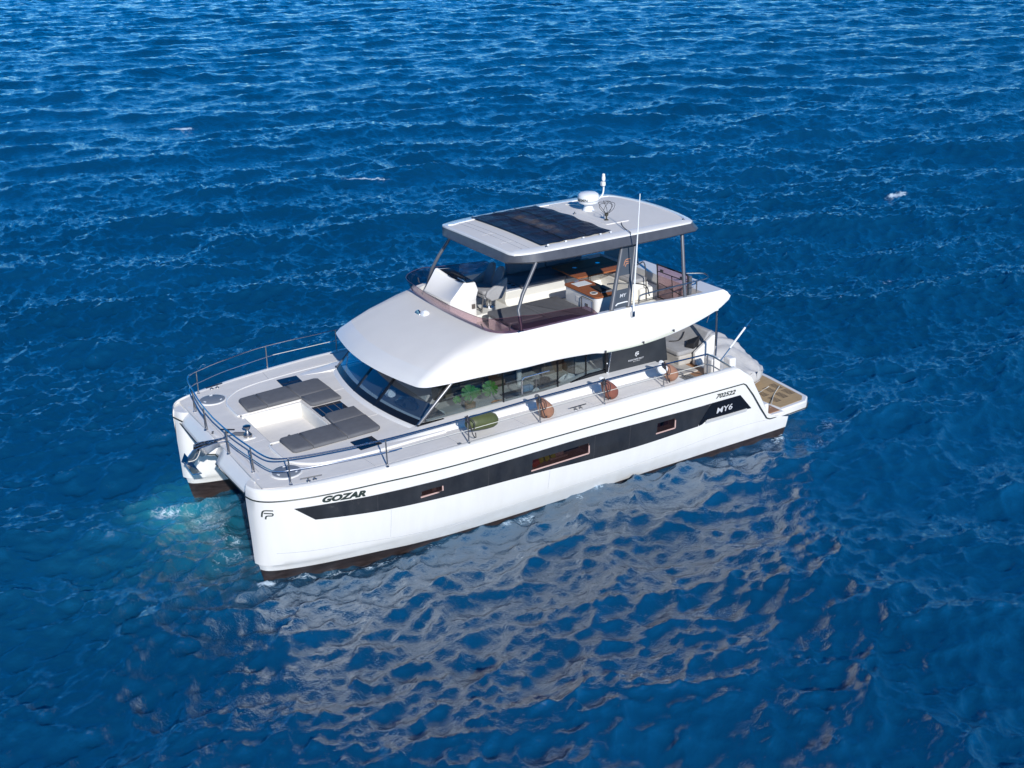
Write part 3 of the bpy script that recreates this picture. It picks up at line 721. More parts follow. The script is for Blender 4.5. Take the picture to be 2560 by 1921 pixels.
# coaming beside the cabin
for sgn in (1, -1):
    rings = []
    for x, yi, zt_, yo_ in ((3.4, 2.40, 2.44, 2.63), (2.75, 2.2, 2.475, 2.635), (2.3, 2.1, 2.52, 2.65), (1.5, 2.1, 2.535, 2.66), (.5, 2.1, 2.54, 2.68), (-.6, 2.1, 2.54, 2.70), (-1.3, 2.1, 2.55, 2.72), (-1.9, 2.1, 2.585, 2.74), (-2.6, 2.1, 2.60, 2.75), (-4.28, 2.1, 2.58, 2.78)):
        s_ = .035+.10*max(0, min(1, (-x-.6)/1.2))
        rings.append([(x, sgn*yi, 2.30), (x, sgn*yi, zt_), (x, sgn*(yo_-.14-s_), zt_), (x, sgn*(yo_-.07-s_*.8), zt_-.012), (x, sgn*(yo_-.045-s_*.4), zt_-.05), (x, sgn*yo_, 2.42), (x, sgn*(yo_+.01), 2.30)])
    b = B().loft(rings); b.build("cabin_coaming", GEL, yacht, ang=40)
    # white corner block at the end of the side deck
    B().prism([(-4.0, 2.3), (-4.0, 2.60), (-4.3, 2.60), (-4.62, 2.30), (-4.62, 1.7), (-4.2, 1.7)], 'y', sgn*2.36, sgn*2.78).build("cockpit_coaming", GEL, yacht, bevel=.05, seg=3)
# low sill under the windscreen
fr = lambda y, x0=2.665, k=.062: x0-k*y*y
b = B(); rings = []
for i in range(25):
    y = -2.2+4.4*i/24; x = fr(y)
    rings.append([(x-.4, y, 2.40), (x-.25, y, 2.53), (x+.01, y, 2.505), (x+.05, y, 2.49), (x+.10, y, 2.455), (x+.13, y, 2.40)])
b.loft(rings).build("windscreen_sill", GEL, yacht, ang=50)

# ------------------------------------------------------------------ cabin: glazing, frames, interior
def wpt(side, u, z):
    """windscreen surface: y across and height z; the glass rakes aft"""
    k = (z-2.5)/.85
    return Vector((fr(u)-.02-.90*k+.012*u*u*k, u*(1-.01*k), z))
def pane(name, quadf, m, nu_=10, nv_=2, th=.012, nrm=Vector((1, 0, 0))):
    b = B(); g = [[quadf(i/nu_, j/nv_) for j in range(nv_+1)] for i in range(nu_+1)]
    va = [[b.v(p) for p in r] for r in g]; vb = [[b.v(p-nrm*th) for p in r] for r in g]
    for i in range(nu_):
        for j in range(nv_):
            b.f([va[i][j], va[i+1][j], va[i+1][j+1], va[i][j+1]]); b.f([vb[i][j+1], vb[i+1][j+1], vb[i+1][j], vb[i][j]])
    for i in range(nu_): b.f([va[i][0], vb[i][0], vb[i+1][0], va[i+1][0]]); b.f([va[i][nv_], va[i+1][nv_], vb[i+1][nv_], vb[i][nv_]])
    for j in range(nv_): b.f([va[0][j], va[0][j+1], vb[0][j+1], vb[0][j]]); b.f([va[nu_][j], vb[nu_][j], vb[nu_][j+1], va[nu_][j+1]])
    return b.build(name, m, yacht, ang=60)
n_f = Vector((.69, 0, .72))
YM = .54
for a, c in ((-2.12, -YM-.03), (-YM+.03, YM-.03), (YM+.03, 2.12)):
    pane("windscreen_pane", lambda i, j: wpt(0, a+(c-a)*i, 2.60+.78*j), GLASSF, 12, 3, .01, n_f)
    # dark border along the foot
    pane("windscreen_border", lambda i, j: wpt(0, a-.03+(c-a+.06)*i, 2.49+.125*j)+n_f*.006, BLACK, 12, 1, .03, n_f)
for y in (-YM, YM):
    B().loft([[wpt(0, y-.035, z)+n_f*.012, wpt(0, y+.035, z)+n_f*.012, wpt(0, y+.035, z)-n_f*.03, wpt(0, y-.035, z)-n_f*.03] for z in (2.5, 2.95, 3.40)]).build("windscreen_mullion", BLACK, yacht, smooth=False)
for sgn in (1, -1):
    B().loft([[Vector((2.37-.93*t+dx, sgn*(2.165+.02*t+dy), 2.49+.86*t)) for dx, dy in ((.05, 0), (0, .04), (-.06, .03), (-.06, -.03), (0, -.05))] for t in (0, .5, 1.02)]).build("windscreen_pillar", STEELB if sgn > 0 else GREYP, yacht, bevel=.015)
    # side glazing
    def sp(x, z): return Vector((x, sgn*(2.20-.02*(z-2.5)), z))
    zbt = lambda x: herm([-2.3, -1.45, -.4, .6, 1.6, 2.4], [2.62, 2.49, 2.46, 2.46, 2.48, 2.50], x)+.05
    xs0 = 2.30
    def sidepane(x0, x1, nm="side_window"):
        def qf(i, j):
            x = x0+(x1-x0)*i; zb_ = zbt(x); z = zb_+(3.37-zb_)*j
            return sp(x, z)
        return pane(nm, qf, GLASS, 6, 1, .012, Vector((0, sgn, 0)))
    def qtri(i, j):
        z = 2.57+.80*j; xa = 2.22-.93*(z-2.5)/.86; return sp(xa+(.115-xa)*i, z)
    pane("side_window", qtri, GLASS, 8, 3, .012, Vector((0, sgn, 0)))
    sidepane(.085, -1.40); sidepane(-1.43, -2.22); sidepane(-2.25, -2.85)
    for x in (.10, -1.415, -2.235): B().span((x-.012, sgn*2.17, zbt(x)), (x+.012, sgn*2.212, 3.36)).build("window_mullion", BLACK, yacht, smooth=False)
    # dark sill strip under the side glass
    rings = []
    for i in range(21):
        x = 2.36-(2.36+2.85)*i/20; z1 = zbt(x)
        rings.append([(x, sgn*2.15, 2.40), (x, sgn*2.225, 2.40), (x, sgn*2.222, z1), (x, sgn*2.15, z1)])
    B().loft(rings).build("window_sill_strip", BLACK, yacht, smooth=False)
    # opening light with its bright frame
    B().tube([(-.40, sgn*2.20, 2.62), (-.41, sgn*2.2, 2.96), (-.46, sgn*2.2, 3.02), (-1.17, sgn*2.2, 3.03)], .016, 8).build("window_frame", STEEL, yacht)
    B().tube([(-.40, sgn*2.205, 2.62), (-.46, sgn*2.205, 2.58), (-1.1, sgn*2.205, 2.56)], .010, 6).build("window_frame", STEELB, yacht)
    B().tube([(-.80, sgn*2.2, 2.58), (-.80, sgn*2.2, 3.02)], .008, 6).build("window_frame", STEELB, yacht)
# salon: floor, after bulkhead, joinery, ceiling
salon = B().span((2.2, -2.1, 1.60), (-4.3, 2.1, 1.64)).build("salon_floor", mat("dark_oak_floor", (.075, .06, .05), .5, var=.2, vscale=4, stretch=(.4, 8, 1)), yacht, smooth=False)
b = B(); b.plate([(fr(y)-.06, y) for y in [-2.0+.25*i for i in range(17)]]+[(1.55, 2.0), (1.55, -2.0)], [], lambda x, y: 2.47+.07*(2.6-x), .03).build("dashboard", DASH, yacht, smooth=False)
b = B(); rings = []
for i in range(17):
    y = -2.0+.25*i; x = fr(y)-.10
    rings.append([(x, y, 2.515), (x-.05, y, 2.56), (x-.17, y, 2.585), (x-.19, y, 2.55), (x-.02, y, 2.49)])
b.loft(rings).build("windscreen_inner_sill", SILLM, yacht, smooth=False)
for sgn in (1, -1):
    rings = []
    for i in range(16):
        x = 2.05-(2.05+2.75)*i/15; z1 = zbt(x)
        rings.append([(x, sgn*2.14, z1-.06), (x, sgn*2.14, z1-.0), (x, sgn*2.04, z1+.01), (x, sgn*2.04, z1-.08)])
    B().loft(rings).build("window_inner_sill", SILLM, yacht, smooth=False)
B().span((1.5, 1.42, 1.64), (-.25, 2.03, 2.32)).build("galley_counter", mat("dark_counter", (.05, .052, .058), .5), yacht, smooth=False, bevel=.02)
B().span((-.30, 1.42, 1.64), (-2.75, 2.03, 2.34)).build("galley_counter", TANIN, yacht, smooth=False, bevel=.02)
B().span((-.28, 1.40, 2.342), (-2.76, 2.045, 2.375)).build("galley_worktop", mat("dark_worktop", (.06, .062, .07), .4), yacht, smooth=False)
B().span((-2.4, -1.9, 1.64), (-2.46, .55, 3.36)).build("salon_bulkhead", DARKIN, yacht, smooth=False)
B().span((-2.42, .8, 1.64), (-2.47, 1.4, 3.36)).build("salon_bulkhead", TANIN, yacht, smooth=False)
B().span((1.15, .62, 1.64), (-1.05, .95, 2.98)).build("salon_cabinet", DARKIN, yacht, smooth=False, bevel=.02)
for x0, x1, z0, z1 in ((.55, -.05, 2.60, 2.72), (.95, .35, 2.40, 2.50), (.05, -.40, 2.78, 2.92), (-.50, -.95, 2.62, 2.78), (.9, .2, 2.82, 2.93), (-.1, -.7, 2.42, 2.52)):
    B().span((x0, .945, z0), (x1, .962, z1)).build("cabinet_front", TANIN, yacht, smooth=False)
B().span((-1.75, .50, 1.64), (-2.38, .98, 3.25)).build("salon_locker", TANIN, yacht, smooth=False, bevel=.02)
B().span((-.6, -1.9, 1.64), (-2.3, -1.2, 3.2)).build("salon_locker", DARKIN, yacht, smooth=False)
for k, (x, z) in enumerate(((-.75, 2.75), (-1.35, 2.95), (-1.7, 2.5))): B().span((x, -1.19, z), (x-.45, -1.17, z+.16)).build("salon_shelf_panel", TANIN, yacht, smooth=False)
B().tube([(-1.02, 1.1, 2.35), (-1.02, 1.1, 3.36)], .06, 10).build("salon_post", WHITE, yacht)
B().span((-1.3, .55, 2.2), (-1.38, .65, 3.36)).build("salon_post", WHITE, yacht, smooth=False)
# after salon side and advertising panel
for sgn in (1, -1):
    pn = B().loft([[(-2.86+.0, sgn*2.26, 2.59), (-4.66, sgn*2.29, 2.53), (-4.66, sgn*2.24, 2.53), (-2.86, sgn*2.21, 2.59)], [(-2.95, sgn*2.26, 3.13), (-4.58, sgn*2.29, 3.16), (-4.58, sgn*2.24, 3.16), (-2.95, sgn*2.21, 3.13)]]).build("cockpit_side_panel", mat("charcoal_panel", (.022, .025, .03), .4, dirt=(.05, .055, .06), dirt_amt=.5, vscale=2), yacht, smooth=False)
    B().tube([(-2.83, sgn*2.27, 2.55), (-2.92, sgn*2.27, 3.13)], .018, 8).build("panel_edge", STEEL, yacht)
    for z in (2.62, 2.86): B().lathe((-2.80, sgn*2.275, z), [(0, .02), (.016, .01), (.016, 0)], 8, rot=Matrix.Rotation(-sgn*R(90), 3, 'X')).build("panel_fastener", WHITE, pn)
    B().span((-2.78, sgn*2.20, 2.5), (-2.86, sgn*2.25, 3.2)).build("window_mullion", BLACK, yacht, smooth=False)
    if sgn > 0:
        b = B(); emblem(b, lambda u, v: Vector((-3.63-u, 2.302, 2.86+v)), .115, .13); b.build("emblem", WHITE, pn, smooth=False)
        textmesh("lettering", "FOUNTAINE PAJOT", .055, SILV, pn, lambda u, v: Vector((-3.42-u, 2.300, 2.765+v)), bold=.0012, stretch=1.0)
        textmesh("lettering", "MOTOR YACHTS", .028, WHITE, pn, lambda u, v: Vector((-3.57-u, 2.300, 2.725+v)), stretch=1.0)

# ------------------------------------------------------------------ upper shell (cabin roof and flybridge sides)
E_ = [(-6.55, 2.33, 3.74), (-6.2, 2.345, 3.56), (-5.5, 2.35, 3.36), (-4.7, 2.36, 3.22), (-3.72, 2.36, 3.145), (-2.75, 2.36, 3.175), (-2.3, 2.36, 3.25), (-1.35, 2.36, 3.32), (-.44, 2.36, 3.33), (.2, 2.36, 3.35), (.82, 2.36, 3.38), (1.4, 2.36, 3.40), (1.9, 2.34, 3.42), (2.14, 2.30, 3.43), (2.27, 2.18, 3.43), (2.33, 2.0, 3.43), (2.42, 1.6, 3.43), (2.51, 1.1, 3.43), (2.57, .6, 3.43), (2.60, 0, 3.43)]
C_ = [(-6.62, 2.345, 3.86), (-6.2, 2.36, 3.72), (-5.5, 2.37, 3.62), (-4.7, 2.375, 3.58), (-3.72, 2.38, 3.58), (-2.75, 2.38, 3.60), (-2.3, 2.38, 3.65), (-1.35, 2.38, 3.74), (-.44, 2.38, 3.78), (.2, 2.375, 3.74), (.8, 2.36, 3.68), (1.3, 2.325, 3.635), (1.7, 2.265, 3.605), (1.95, 2.20, 3.60), (2.07, 2.10, 3.60), (2.12, 1.93, 3.60), (2.22, 1.55, 3.60), (2.30, 1.05, 3.60), (2.36, .6, 3.60), (2.38, 0, 3.60)]
G_ = [(-6.40, 2.31, 4.05), (-6.1, 2.32, 4.055), (-5.4, 2.32, 4.07), (-4.7, 2.32, 4.10), (-3.72, 2.32, 4.16), (-2.75, 2.32, 4.18), (-2.3, 2.32, 4.19), (-1.35, 2.325, 4.20), (-.6, 2.32, 4.20), (-.35, 2.31, 4.20), (-.1, 2.24, 4.20), (.07, 2.14, 4.20), (.18, 2.02, 4.20), (.26, 1.88, 4.20), (.30, 1.72, 4.20), (.32, 1.55, 4.20), (.345, 1.25, 4.20), (.37, .9, 4.20), (.39, .5, 4.20), (.40, 0, 4.20)]
def dense(P): return cr(P, 4)
def full(P): return P + [Vector((p.x, -p.y, p.z)) for p in P[-2::-1]]
Ed, Cd, Gd = dense(E_), dense(C_), dense(G_)
NE = len(Ed)
rows = []
for i in range(NE):
    e, c, g = Ed[i], Cd[i], Gd[i]
    fwd = max(0, min(1, (i/4-8.0)/3.5))             # 0 along the topsides, 1 on the sloping cabin roof
    out = Vector((0, 1, 0))
    lip = e+(c-e)*.06+Vector((0, .012, 0))*(1-fwd)
    m0 = e+(c-e)*.55+Vector((.02*fwd, .012*(1-.5*fwd), .01*fwd))
    m1 = c+(g-c)*.10+Vector((0, 0, .035*fwd))
    m2 = c+(g-c)*.35+Vector((0, .01, .085*fwd)); m3 = c+(g-c)*.68+Vector((0, .006, .075*fwd)); m4 = c+(g-c)*.92+Vector((0, 0, .02*fwd))
    if fwd < 1:
        m4 = m4*fwd+(c+(g-c)*.93+Vector((0, .012, 0)))*(1-fwd)
    inn = Vector((0, -1, 0)) if i < 36 else None
    # inner edge of the coaming
    if i/4 < 8.2: gi = g+Vector((0, -.13, .0))
    else:
        tdir = (Gd[min(i+1, NE-1)]-Gd[max(i-1, 0)]); nrm = Vector((tdir.y, -tdir.x, 0)).normalized(); gi = g-nrm*.16 if nrm.dot(Vector((1, 1, 0))) > 0 else g+nrm*.16
        gi.y = max(gi.y, 0)
        if i == NE-1: gi = g+Vector((-.16, 0, 0))
    gi = Vector((gi.x, gi.y, g.z-.005)); gd = Vector((gi.x-(.03*fwd), gi.y-.02*(1-fwd), 3.45))
    es = Vector((e.x-(.10*fwd), max(0, e.y-.10), e.z+.01)); es2 = Vector((e.x-.45*fwd, max(0, e.y-.30*(1 if e.y > .3 else e.y/.3)), min(e.z+.05, 3.40 if i > 20 else e.z+.05)))
    rows.append([es2, es, e, lip, m0, c, m1, m2, m3, m4, g, gi, gd])
nr = len(rows[0])
rings = [[r[k] for r in rows] for k in range(nr)]
fullr = [full(r) for r in rings]
b = B(); grid = [[b.v(p) for p in r] for r in fullr]
npt = len(fullr[0])
b.use(GEL)
for k in range(nr-1):
    for i in range(npt-1):
        j = min(i, npt-2-i)/4
        b.use(ROOFM if (6 <= k <= 8 and j >= 9.9) or (k == 9 and j > 11) else GEL)
        b.f([grid[k][i], grid[k][i+1], grid[k+1][i+1], grid[k+1][i]])
b.use(GEL)
# after overhang
prof = [(-5.85, 4.052), (-6.40, 4.05), (-6.55, 3.96), (-6.66, 3.82), (-6.60, 3.73), (-6.2, 3.57), (-5.5, 3.40), (-5.2, 3.40), (-5.2, 3.44), (-5.85, 3.46)]
b.prism(prof, 'y', -2.30, 2.30)
shell = b.build("upper_shell", None, yacht, ang=28)
# ceiling and flybridge floor
B().plate([(x, y) for x, y in ((-5.3, -2.1), (-5.3, 2.1), (1.5, 2.1), (1.85, 1.6), (1.95, .8), (1.95, -.8), (1.85, -1.6), (1.5, -2.1))], [], lambda x, y: 3.415, .025).build("cabin_ceiling", WHITE, yacht, smooth=False)
fly = B().plate([(-5.86, -2.2), (-5.86, 2.2), (-.6, 2.2), (-.1, 2.0), (.15, 1.5), (.22, .8), (.22, -.8), (.15, -1.5), (-.1, -2.0), (-.6, -2.2)], [], lambda x, y: 3.46, .03).build("flybridge_floor", CREAM, yacht, smooth=False)
# searchlight in its pocket on the cabin roof
sl = B().lathe((.66, -.31, 3.99), [(0, .0), (.17, .0), (.17, .045), (.12, .06), (.0, .06)], 24, rot=Matrix.Rotation(R(18), 3, 'Y')).build("searchlight", GEL, shell)
B().lathe((.74, -.28, 4.10), [(0, -.11), (.09, -.10), (.135, -.03), (.135, .03), (.10, .09), (0, .11)], 20, rot=Matrix.Rotation(R(70), 3, 'Y')).build("lamp_housing", WHITE, sl)
B().lathe((.84, -.46, 4.08), [(.04, -.03), (.115, -.03), (.13, 0), (.115, .03), (.04, .035)], 20, rot=Matrix.Rotation(R(75), 3, 'Y')).build("lamp_rim", STEEL, sl)
# smoked wind deflector
gt = []; gb = []
for i in range(28, NE):
    g = Gd[i]; j = i/4
    fwd = max(0, min(1, (j-8.2)/3.2)); hgt = herm([6.0, 6.6, 7.5, 9, 12, 19], [.03, .24, .33, .40, .37, .33], j)
    ln = Vector((.13*fwd, 0, hgt)); ln.y = .03*(1-fwd)
    gb.append(g+Vector((-.03*fwd, -.03*(1-fwd), -.01))); gt.append(g+ln)
pre = [(-2.50, 2.29, 4.18, .02), (-2.35, 2.29, 4.185, .16), (-2.2, 2.29, 4.19, .25), (-1.8, 2.29, 4.195, .29)]
gb = [Vector((x, y, z)) for x, y, z, h in pre]+gb[2:]; gt = [Vector((x, y+.02, z+h)) for x, y, z, h in pre]+gt[2:]
fb, ft = full(gb), full(gt)
b = B(); n = len(fb)
va = [[b.v(p) for p in fb], [b.v(p) for p in ft]]
offs = [Vector(((.012 if abs(p.y) < 2 else 0), (-.012 if p.y > 0 else .012) if abs(p.y) >= 2 else 0, 0)) for p in fb]
vb = [[b.v(p-o) for p, o in zip(fb, offs)], [b.v(p-o) for p, o in zip(ft, offs)]]
for i in range(n-1):
    b.f([va[0][i], va[0][i+1], va[1][i+1], va[1][i]]); b.f([vb[1][i], vb[1][i+1], vb[0][i+1], vb[0][i]]); b.f([va[1][i], va[1][i+1], vb[1][i+1], vb[1][i]])
wd = b.build("wind_deflector", PURPD, yacht, ang=60)
for s_ in (1, -1): B().tube([(p.x, p.y, p.z) for p in ft], .006, 5).build("deflector_edge", mat("plum_edge", (.10, .05, .06), .3), wd) if s_ > 0 else None
for i in (14, 30, n-30, n-14): B().tube([fb[i]+(ft[i]-fb[i])*.15, fb[i]+(ft[i]-fb[i])*.5], .012, 6).build("deflector_bracket", DKSEAM, wd)

# ------------------------------------------------------------------ hardtop and its posts
top_o = []
def hy(x): return herm([-6.15, -5.6, -4, -2.5, -1.2, -.75, -.55], [1.72, 1.86, 1.92, 1.90, 1.83, 1.74, 1.60], x)
def outline(dx0, dx1, dy, rnd=0, dys=None):
    dyq = dy if dys is None else dys
    pts = []
    for k in range(9): x = -.55+dx0; pts.append((x+.03*(1-(k/4-1)**2), -1.60+.4*k))
    ym = min(1.55, 1.55+dyq*.9)-.10*rnd
    pts = [(-.54+dx0+.03*(1-(y/1.6)**2), y) for y in np.linspace(-ym, ym, 13)]
    rs = [(-.60+dx0*.9, 1.68+dyq*.6-.20*rnd), (-.75+dx0*.5, hy(-.75)+dyq-.17*rnd)]+[(x, hy(x)+dyq-rnd*max(0, (x+1.5)*.16)) for x in (-1.0, -1.3, -1.8, -2.5, -3.2, -4.0, -4.7, -5.3)]+[(-5.62-dx1*.5, hy(-5.6)+dyq), (-5.76-dx1, hy(-5.6)-.10+dyq*.7)]
    rear = [(-5.78-dx1-.20*(1-(y/1.75)**2), y) for y in np.linspace(min(1.6, 1.6+dyq*.8), -min(1.6, 1.6+dyq*.8), 13)]
    return pts+rs+rear+[(x, -y) for x, y in rs[::-1]]
def ztop(x, y): return 5.885-.012*y*y-.004*(x+3)**2
r0 = outline(.06, .12, .13, 1); r1 = outline(.055, .13, .145, .9); r2_ = outline(0, .02, .01); r3 = outline(-.02, 0, -.02); r4 = outline(-.07, -.10, -.14, 0, -.29); r5 = outline(-.085, -.115, -.16, 0, -.305)
b = B().use(FASC)
def ringz(r, f): return [(x, y, f(x, y)) for x, y in r]
ri = outline(-.10, -.05, -.12)
R_ = [ringz(ri, lambda x, y: 5.60), ringz(outline(0, .08, .07, 1), lambda x, y: 5.575), ringz(r0, lambda x, y: 5.60+.02*(1 if x > -1 else 0)), ringz(r1, lambda x, y: 5.625), ringz(r2_, lambda x, y: ztop(x, y)-.035), ]
b.loft(R_, capa=True, capb=False)
b.bm.verts.ensure_lookup_table()
b.use(GEL)
b.loft([ringz(r2_, lambda x, y: ztop(x, y)-.034), ringz(outline(-.004, .016, .006), lambda x, y: ztop(x, y)-.004), ringz(r3, lambda x, y: ztop(x, y)+.01), ringz(r4, lambda x, y: ztop(x, y)+.012), ringz(r5, lambda x, y: ztop(x, y)-.012)], capa=False, capb=False)
hard = b.build("hardtop", None, yacht, ang=40)
b = B(); rr_ = [(x, y) for x, y in r5]
b.plate(rr_, [], lambda x, y: ztop(x, y)-.012, .02)
bmesh.ops.subdivide_edges(b.bm, edges=[e for e in b.bm.edges if e.calc_length() > .5], cuts=3, use_grid_fill=True)
for v in b.bm.verts:
    top = v.co.z > 5.2; v.co.z = ztop(v.co.x, v.co.y)-.012-(0 if v.normal.z >= 0 else .02)
b.build("hardtop_panel", ROOFM, hard, smooth=False)
def zt(x, y, d=0): return (x, y, ztop(x, y)-.012+d)
for pth in ([(-1.16, -1.66), (-1.16, 1.60)], [(-.82, -.1), (-1.14, -.1)], [(-.82, .75), (-1.14, .75)], [(-.98, -1.5), (-.98, 1.5)]):
    B().tube([zt(pth[0][0]+(pth[1][0]-pth[0][0])*k/8, pth[0][1]+(pth[1][1]-pth[0][1])*k/8, .002) for k in range(9)], .008, 5).build("roof_seam", LTSEAM, hard)
for x0, x1, y0, y1 in ((-3.75, -4.45, -1.62, .95),):
    pl_ = [(x0, y0), (x0, y1), (x1, y1), (x1, y0)]
    B().plate(rrect(x1, x0, y0, y1, .05), [], lambda x, y: ztop(x, y)+.006, .02).build("roof_plinth", ROOFM, hard, smooth=False, bevel=.006)
# dark mesh cover stretched over the opening roof, with wrinkles
b = B(); nx_, ny_ = 56, 84; gv = []
for i in range(nx_+1):
    row = []
    for j in range(ny_+1):
        u, v = i/nx_, j/ny_; x = -1.45-1.98*u; y = -1.68+3.22*v
        x += .03*math.sin(v*23)*(u > .98)+.02*math.sin(v*9+1)*u; y += .018*math.sin(u*30)*(v < .02 or v > .98)
        wv = .016*math.sin(v*34+2.2*math.sin(u*7)+1.5*u)+.010*math.sin(v*61+3*u+2*math.sin(u*11))+.012*math.sin(u*13+v*3)
        ed = min(1, min(u, 1-u, v, 1-v)*12)
        row.append(b.v((x, y, ztop(x, y)+.035+wv*ed*(.5+.5*math.sin(u*3.1)))))
    gv.append(row)
for i in range(nx_):
    for j in range(ny_): b.f([gv[i][j], gv[i+1][j], gv[i+1][j+1], gv[i][j+1]])
bmesh.ops.solidify(b.bm, geom=b.bm.faces[:], thickness=.03)
mc = b.build("mesh_cover", MESHC, hard, ang=180)
for u in (.32, .64):
    x = -1.45-1.98*u; B().tube([(x, -1.66+3.18*k/30, ztop(x, -1.66+3.18*k/30)+.062) for k in range(31)], .008, 5).build("cover_seam", BLKF, mc)
for x in (-1.6, -2.1, -2.6, -3.1, -3.4): B().box((x, 1.58, ztop(x, 1.58)+.02), (.05, .03, .03)).build("cover_clip", WHITE, mc, bevel=.006)
for x, y in ((-1.5, 1.66), (-3.7, -.35), (-1.5, -1.72), (-5.6, 1.62)):
    B().lathe((x, y, ztop(x, y)), [(.04, 0), (.036, .015), (.014, .03), (.012, .055), (0, .06)], 10).build("pad_eye", STEELB, hard)
# posts: front pair with a knee, pedestal frame amidships, after pair
for sgn in (1, -1):
    B().tube([(-.40, sgn*2.24, 4.18), (-.42, sgn*2.2, 4.30), (-.45, sgn*2.05, 4.63), (-.62, sgn*1.98, 4.95), (-1.08, sgn*1.86, 5.60)], .042, 12).build("hardtop_post", GREYP, yacht)
    B().box((-.36, sgn*2.26, 4.20), (.16, .09, .03)).build("post_foot", STEEL, yacht, bevel=.008)
    B().tube([(-5.20, sgn*2.25, 4.06), (-5.24, sgn*2.13, 4.6), (-5.42, sgn*1.80, 5.60)], .045, 12).build("hardtop_post", GREYP, yacht)
    def pa(t): return Vector((-2.92-.66*t, sgn*(2.27-.47*t), 4.18+1.38*t))
    def pc(t): return Vector((-3.42-.55*t, sgn*(2.27-.47*t), 4.18+1.38*t))
    sw = lambda P: [P(0), P(.35), P(.7), P(1.02)]
    pf = B().tube(sw(pa), [.062, .055, .048, .042], 12).build("pedestal_frame", GREYP, yacht)
    B().tube(sw(pc), [.062, .055, .048, .042], 12).build("frame_leg", GREYP, pf)
    dn = Vector((0, sgn*.02, .007))
    for t0, t1, nm in ((.02, .30, "pedestal_panel"), (.52, .98, "pedestal_panel")):
        q_ = [pa(t0)+Vector((-.03, 0, 0)), pc(t0)+Vector((.03, 0, 0)), pc(t1)+Vector((.03, 0, 0)), pa(t1)+Vector((-.03, 0, 0))]
        B().loft([[p+dn for p in q_], [p-dn for p in q_]]).build(nm, mat("slate_panel", (.055, .065, .08), .45, var=.1, vscale=3), pf, smooth=False)
    if sgn > 0:
        def pln(t, u): 
            a, c = pa(t), pc(t); d = (c-a).normalized(); return a+d*u+dn*1.25
        b = B(); emblem(b, lambda u, v: pln(.66+v/1.46, .13+u), .17, .115); b.build("emblem", COPPER, pf, smooth=False)
        textmesh("lettering", "MY", .11, SILV, pf, lambda u, v: pln(.175+v/1.46, .17+u), bold=.002, stretch=1.2)
        B().tube([pln(.06, .07)+dn, pln(.085, .12)+dn, pln(.09, .36)+dn, pln(.085, .42)+dn], .016, 6).build("grab_handle", WHITE, pf)
# whip aerial on the port side of the flybridge
ae = B().tube([(-3.48, 2.40, 3.98), (-3.50, 2.39, 4.5), (-3.68, 2.33, 6.90)], [.024, .022, .010], 8).build("whip_aerial", WHITE, yacht)
B().box((-3.47, 2.40, 4.02), (.08, .07, .14)).build("aerial_mount", STEEL, ae, bevel=.01)
# radar dome, mast light, wire frame bracket
ra = B().lathe((-4.22, -.48, 5.87), [(.16, 0), (.13, .05), (.10, .12), (.13, .17), (.24, .20), (.275, .25), (.275, .36), (.255, .42), (.20, .46), (0, .48)], 40).build("radar_dome", WHITE, yacht)
B().lathe((-4.22, -.48, 5.87), [(.277, .262), (.279, .275), (.277, .288)], 40).build("dome_joint", LTSEAM, ra)
def rtext(u, v):
    th = SUN_AZ-.08-u/.277; th = R(62)+ (u-.17)/.277
    return Vector((-4.22+.2785*math.cos(th), -.48+.2785*math.sin(th), 6.165+v))
textmesh("lettering", "GARMIN", .10, LETTER, ra, lambda u, v: Vector((-4.22+.279*math.cos(R(112)-(.40-u)/.277*1.0+.0), -.48+.279*math.sin(R(112)-(.40-u)/.277), 6.165+v)) if False else Vector((-4.22+.279*math.cos(R(-28)+(u)/.277), -.48+.279*math.sin(R(-28)+(u)/.277), 6.145+v)), bold=.002)
mp_ = B().tube(cr([(-4.42, -.60, 6.0), (-4.60, -.68, 6.02), (-4.82, -.74, 6.10), (-4.90, -.76, 6.24), (-4.90, -.76, 6.54)], 5), .022, 8).build("mast_light", WHITE, yacht)
B().lathe((-4.90, -.76, 6.50), [(0, 0), (.045, 0), (.05, .06), (.045, .10), (0, .10)], 14).build("lamp", WHITE, mp_)
B().box((-4.84, -.70, 6.43), (.10, .10, .11)).build("lamp_box", CREAM, mp_, bevel=.012)
B().lathe((-4.90, -.76, 6.60), [(0, 0), (.038, 0), (.04, .05), (.03, .075), (0, .08)], 14).build("lamp", CREAM, mp_)
wb = B().lathe((-3.98, .62, 5.87), [(0, 0), (.06, 0), (.055, .02), (.02, .04), (.018, .10), (.05, .13), (.05, .18), (0, .20)], 14).build("wire_bracket", mat("dark_bronze", (.05, .045, .03), .4), yacht)
for k in range(7):
    a = k*.9; c0 = Vector((-3.98+.05*math.cos(a), .62+.05*math.sin(a), 6.05))
    B().tube(cr([c0, c0+Vector((.10*math.cos(a+.5), .16*math.sin(a+.5), .12)), c0+Vector((.16*math.cos(a+1), .20*math.sin(a+1), .25)), c0+Vector((.03*math.cos(a+2), .14*math.sin(a+2.2), .28))], 3), .006, 5).build("wire_loop", BLKF, wb)
B().tube(cr([zt(-4.15, 1.0, .012), zt(-4.0, 1.25, .012), zt(-3.9, 1.5, .012), (-3.8, 1.82, 5.86), (-3.72, 1.93, 5.83)], 4), .008, 5).build("cable", BLKF, yacht)
B().tube(cr([zt(-4.1, -1.35, .02), zt(-4.2, -1.1, .05), zt(-4.3, -1.0, .03), zt(-4.45, -1.3, .02)], 5), .014, 6).build("antenna_puck", CREAM, yacht)

# ------------------------------------------------------------------ flybridge furniture
FZ = 3.462
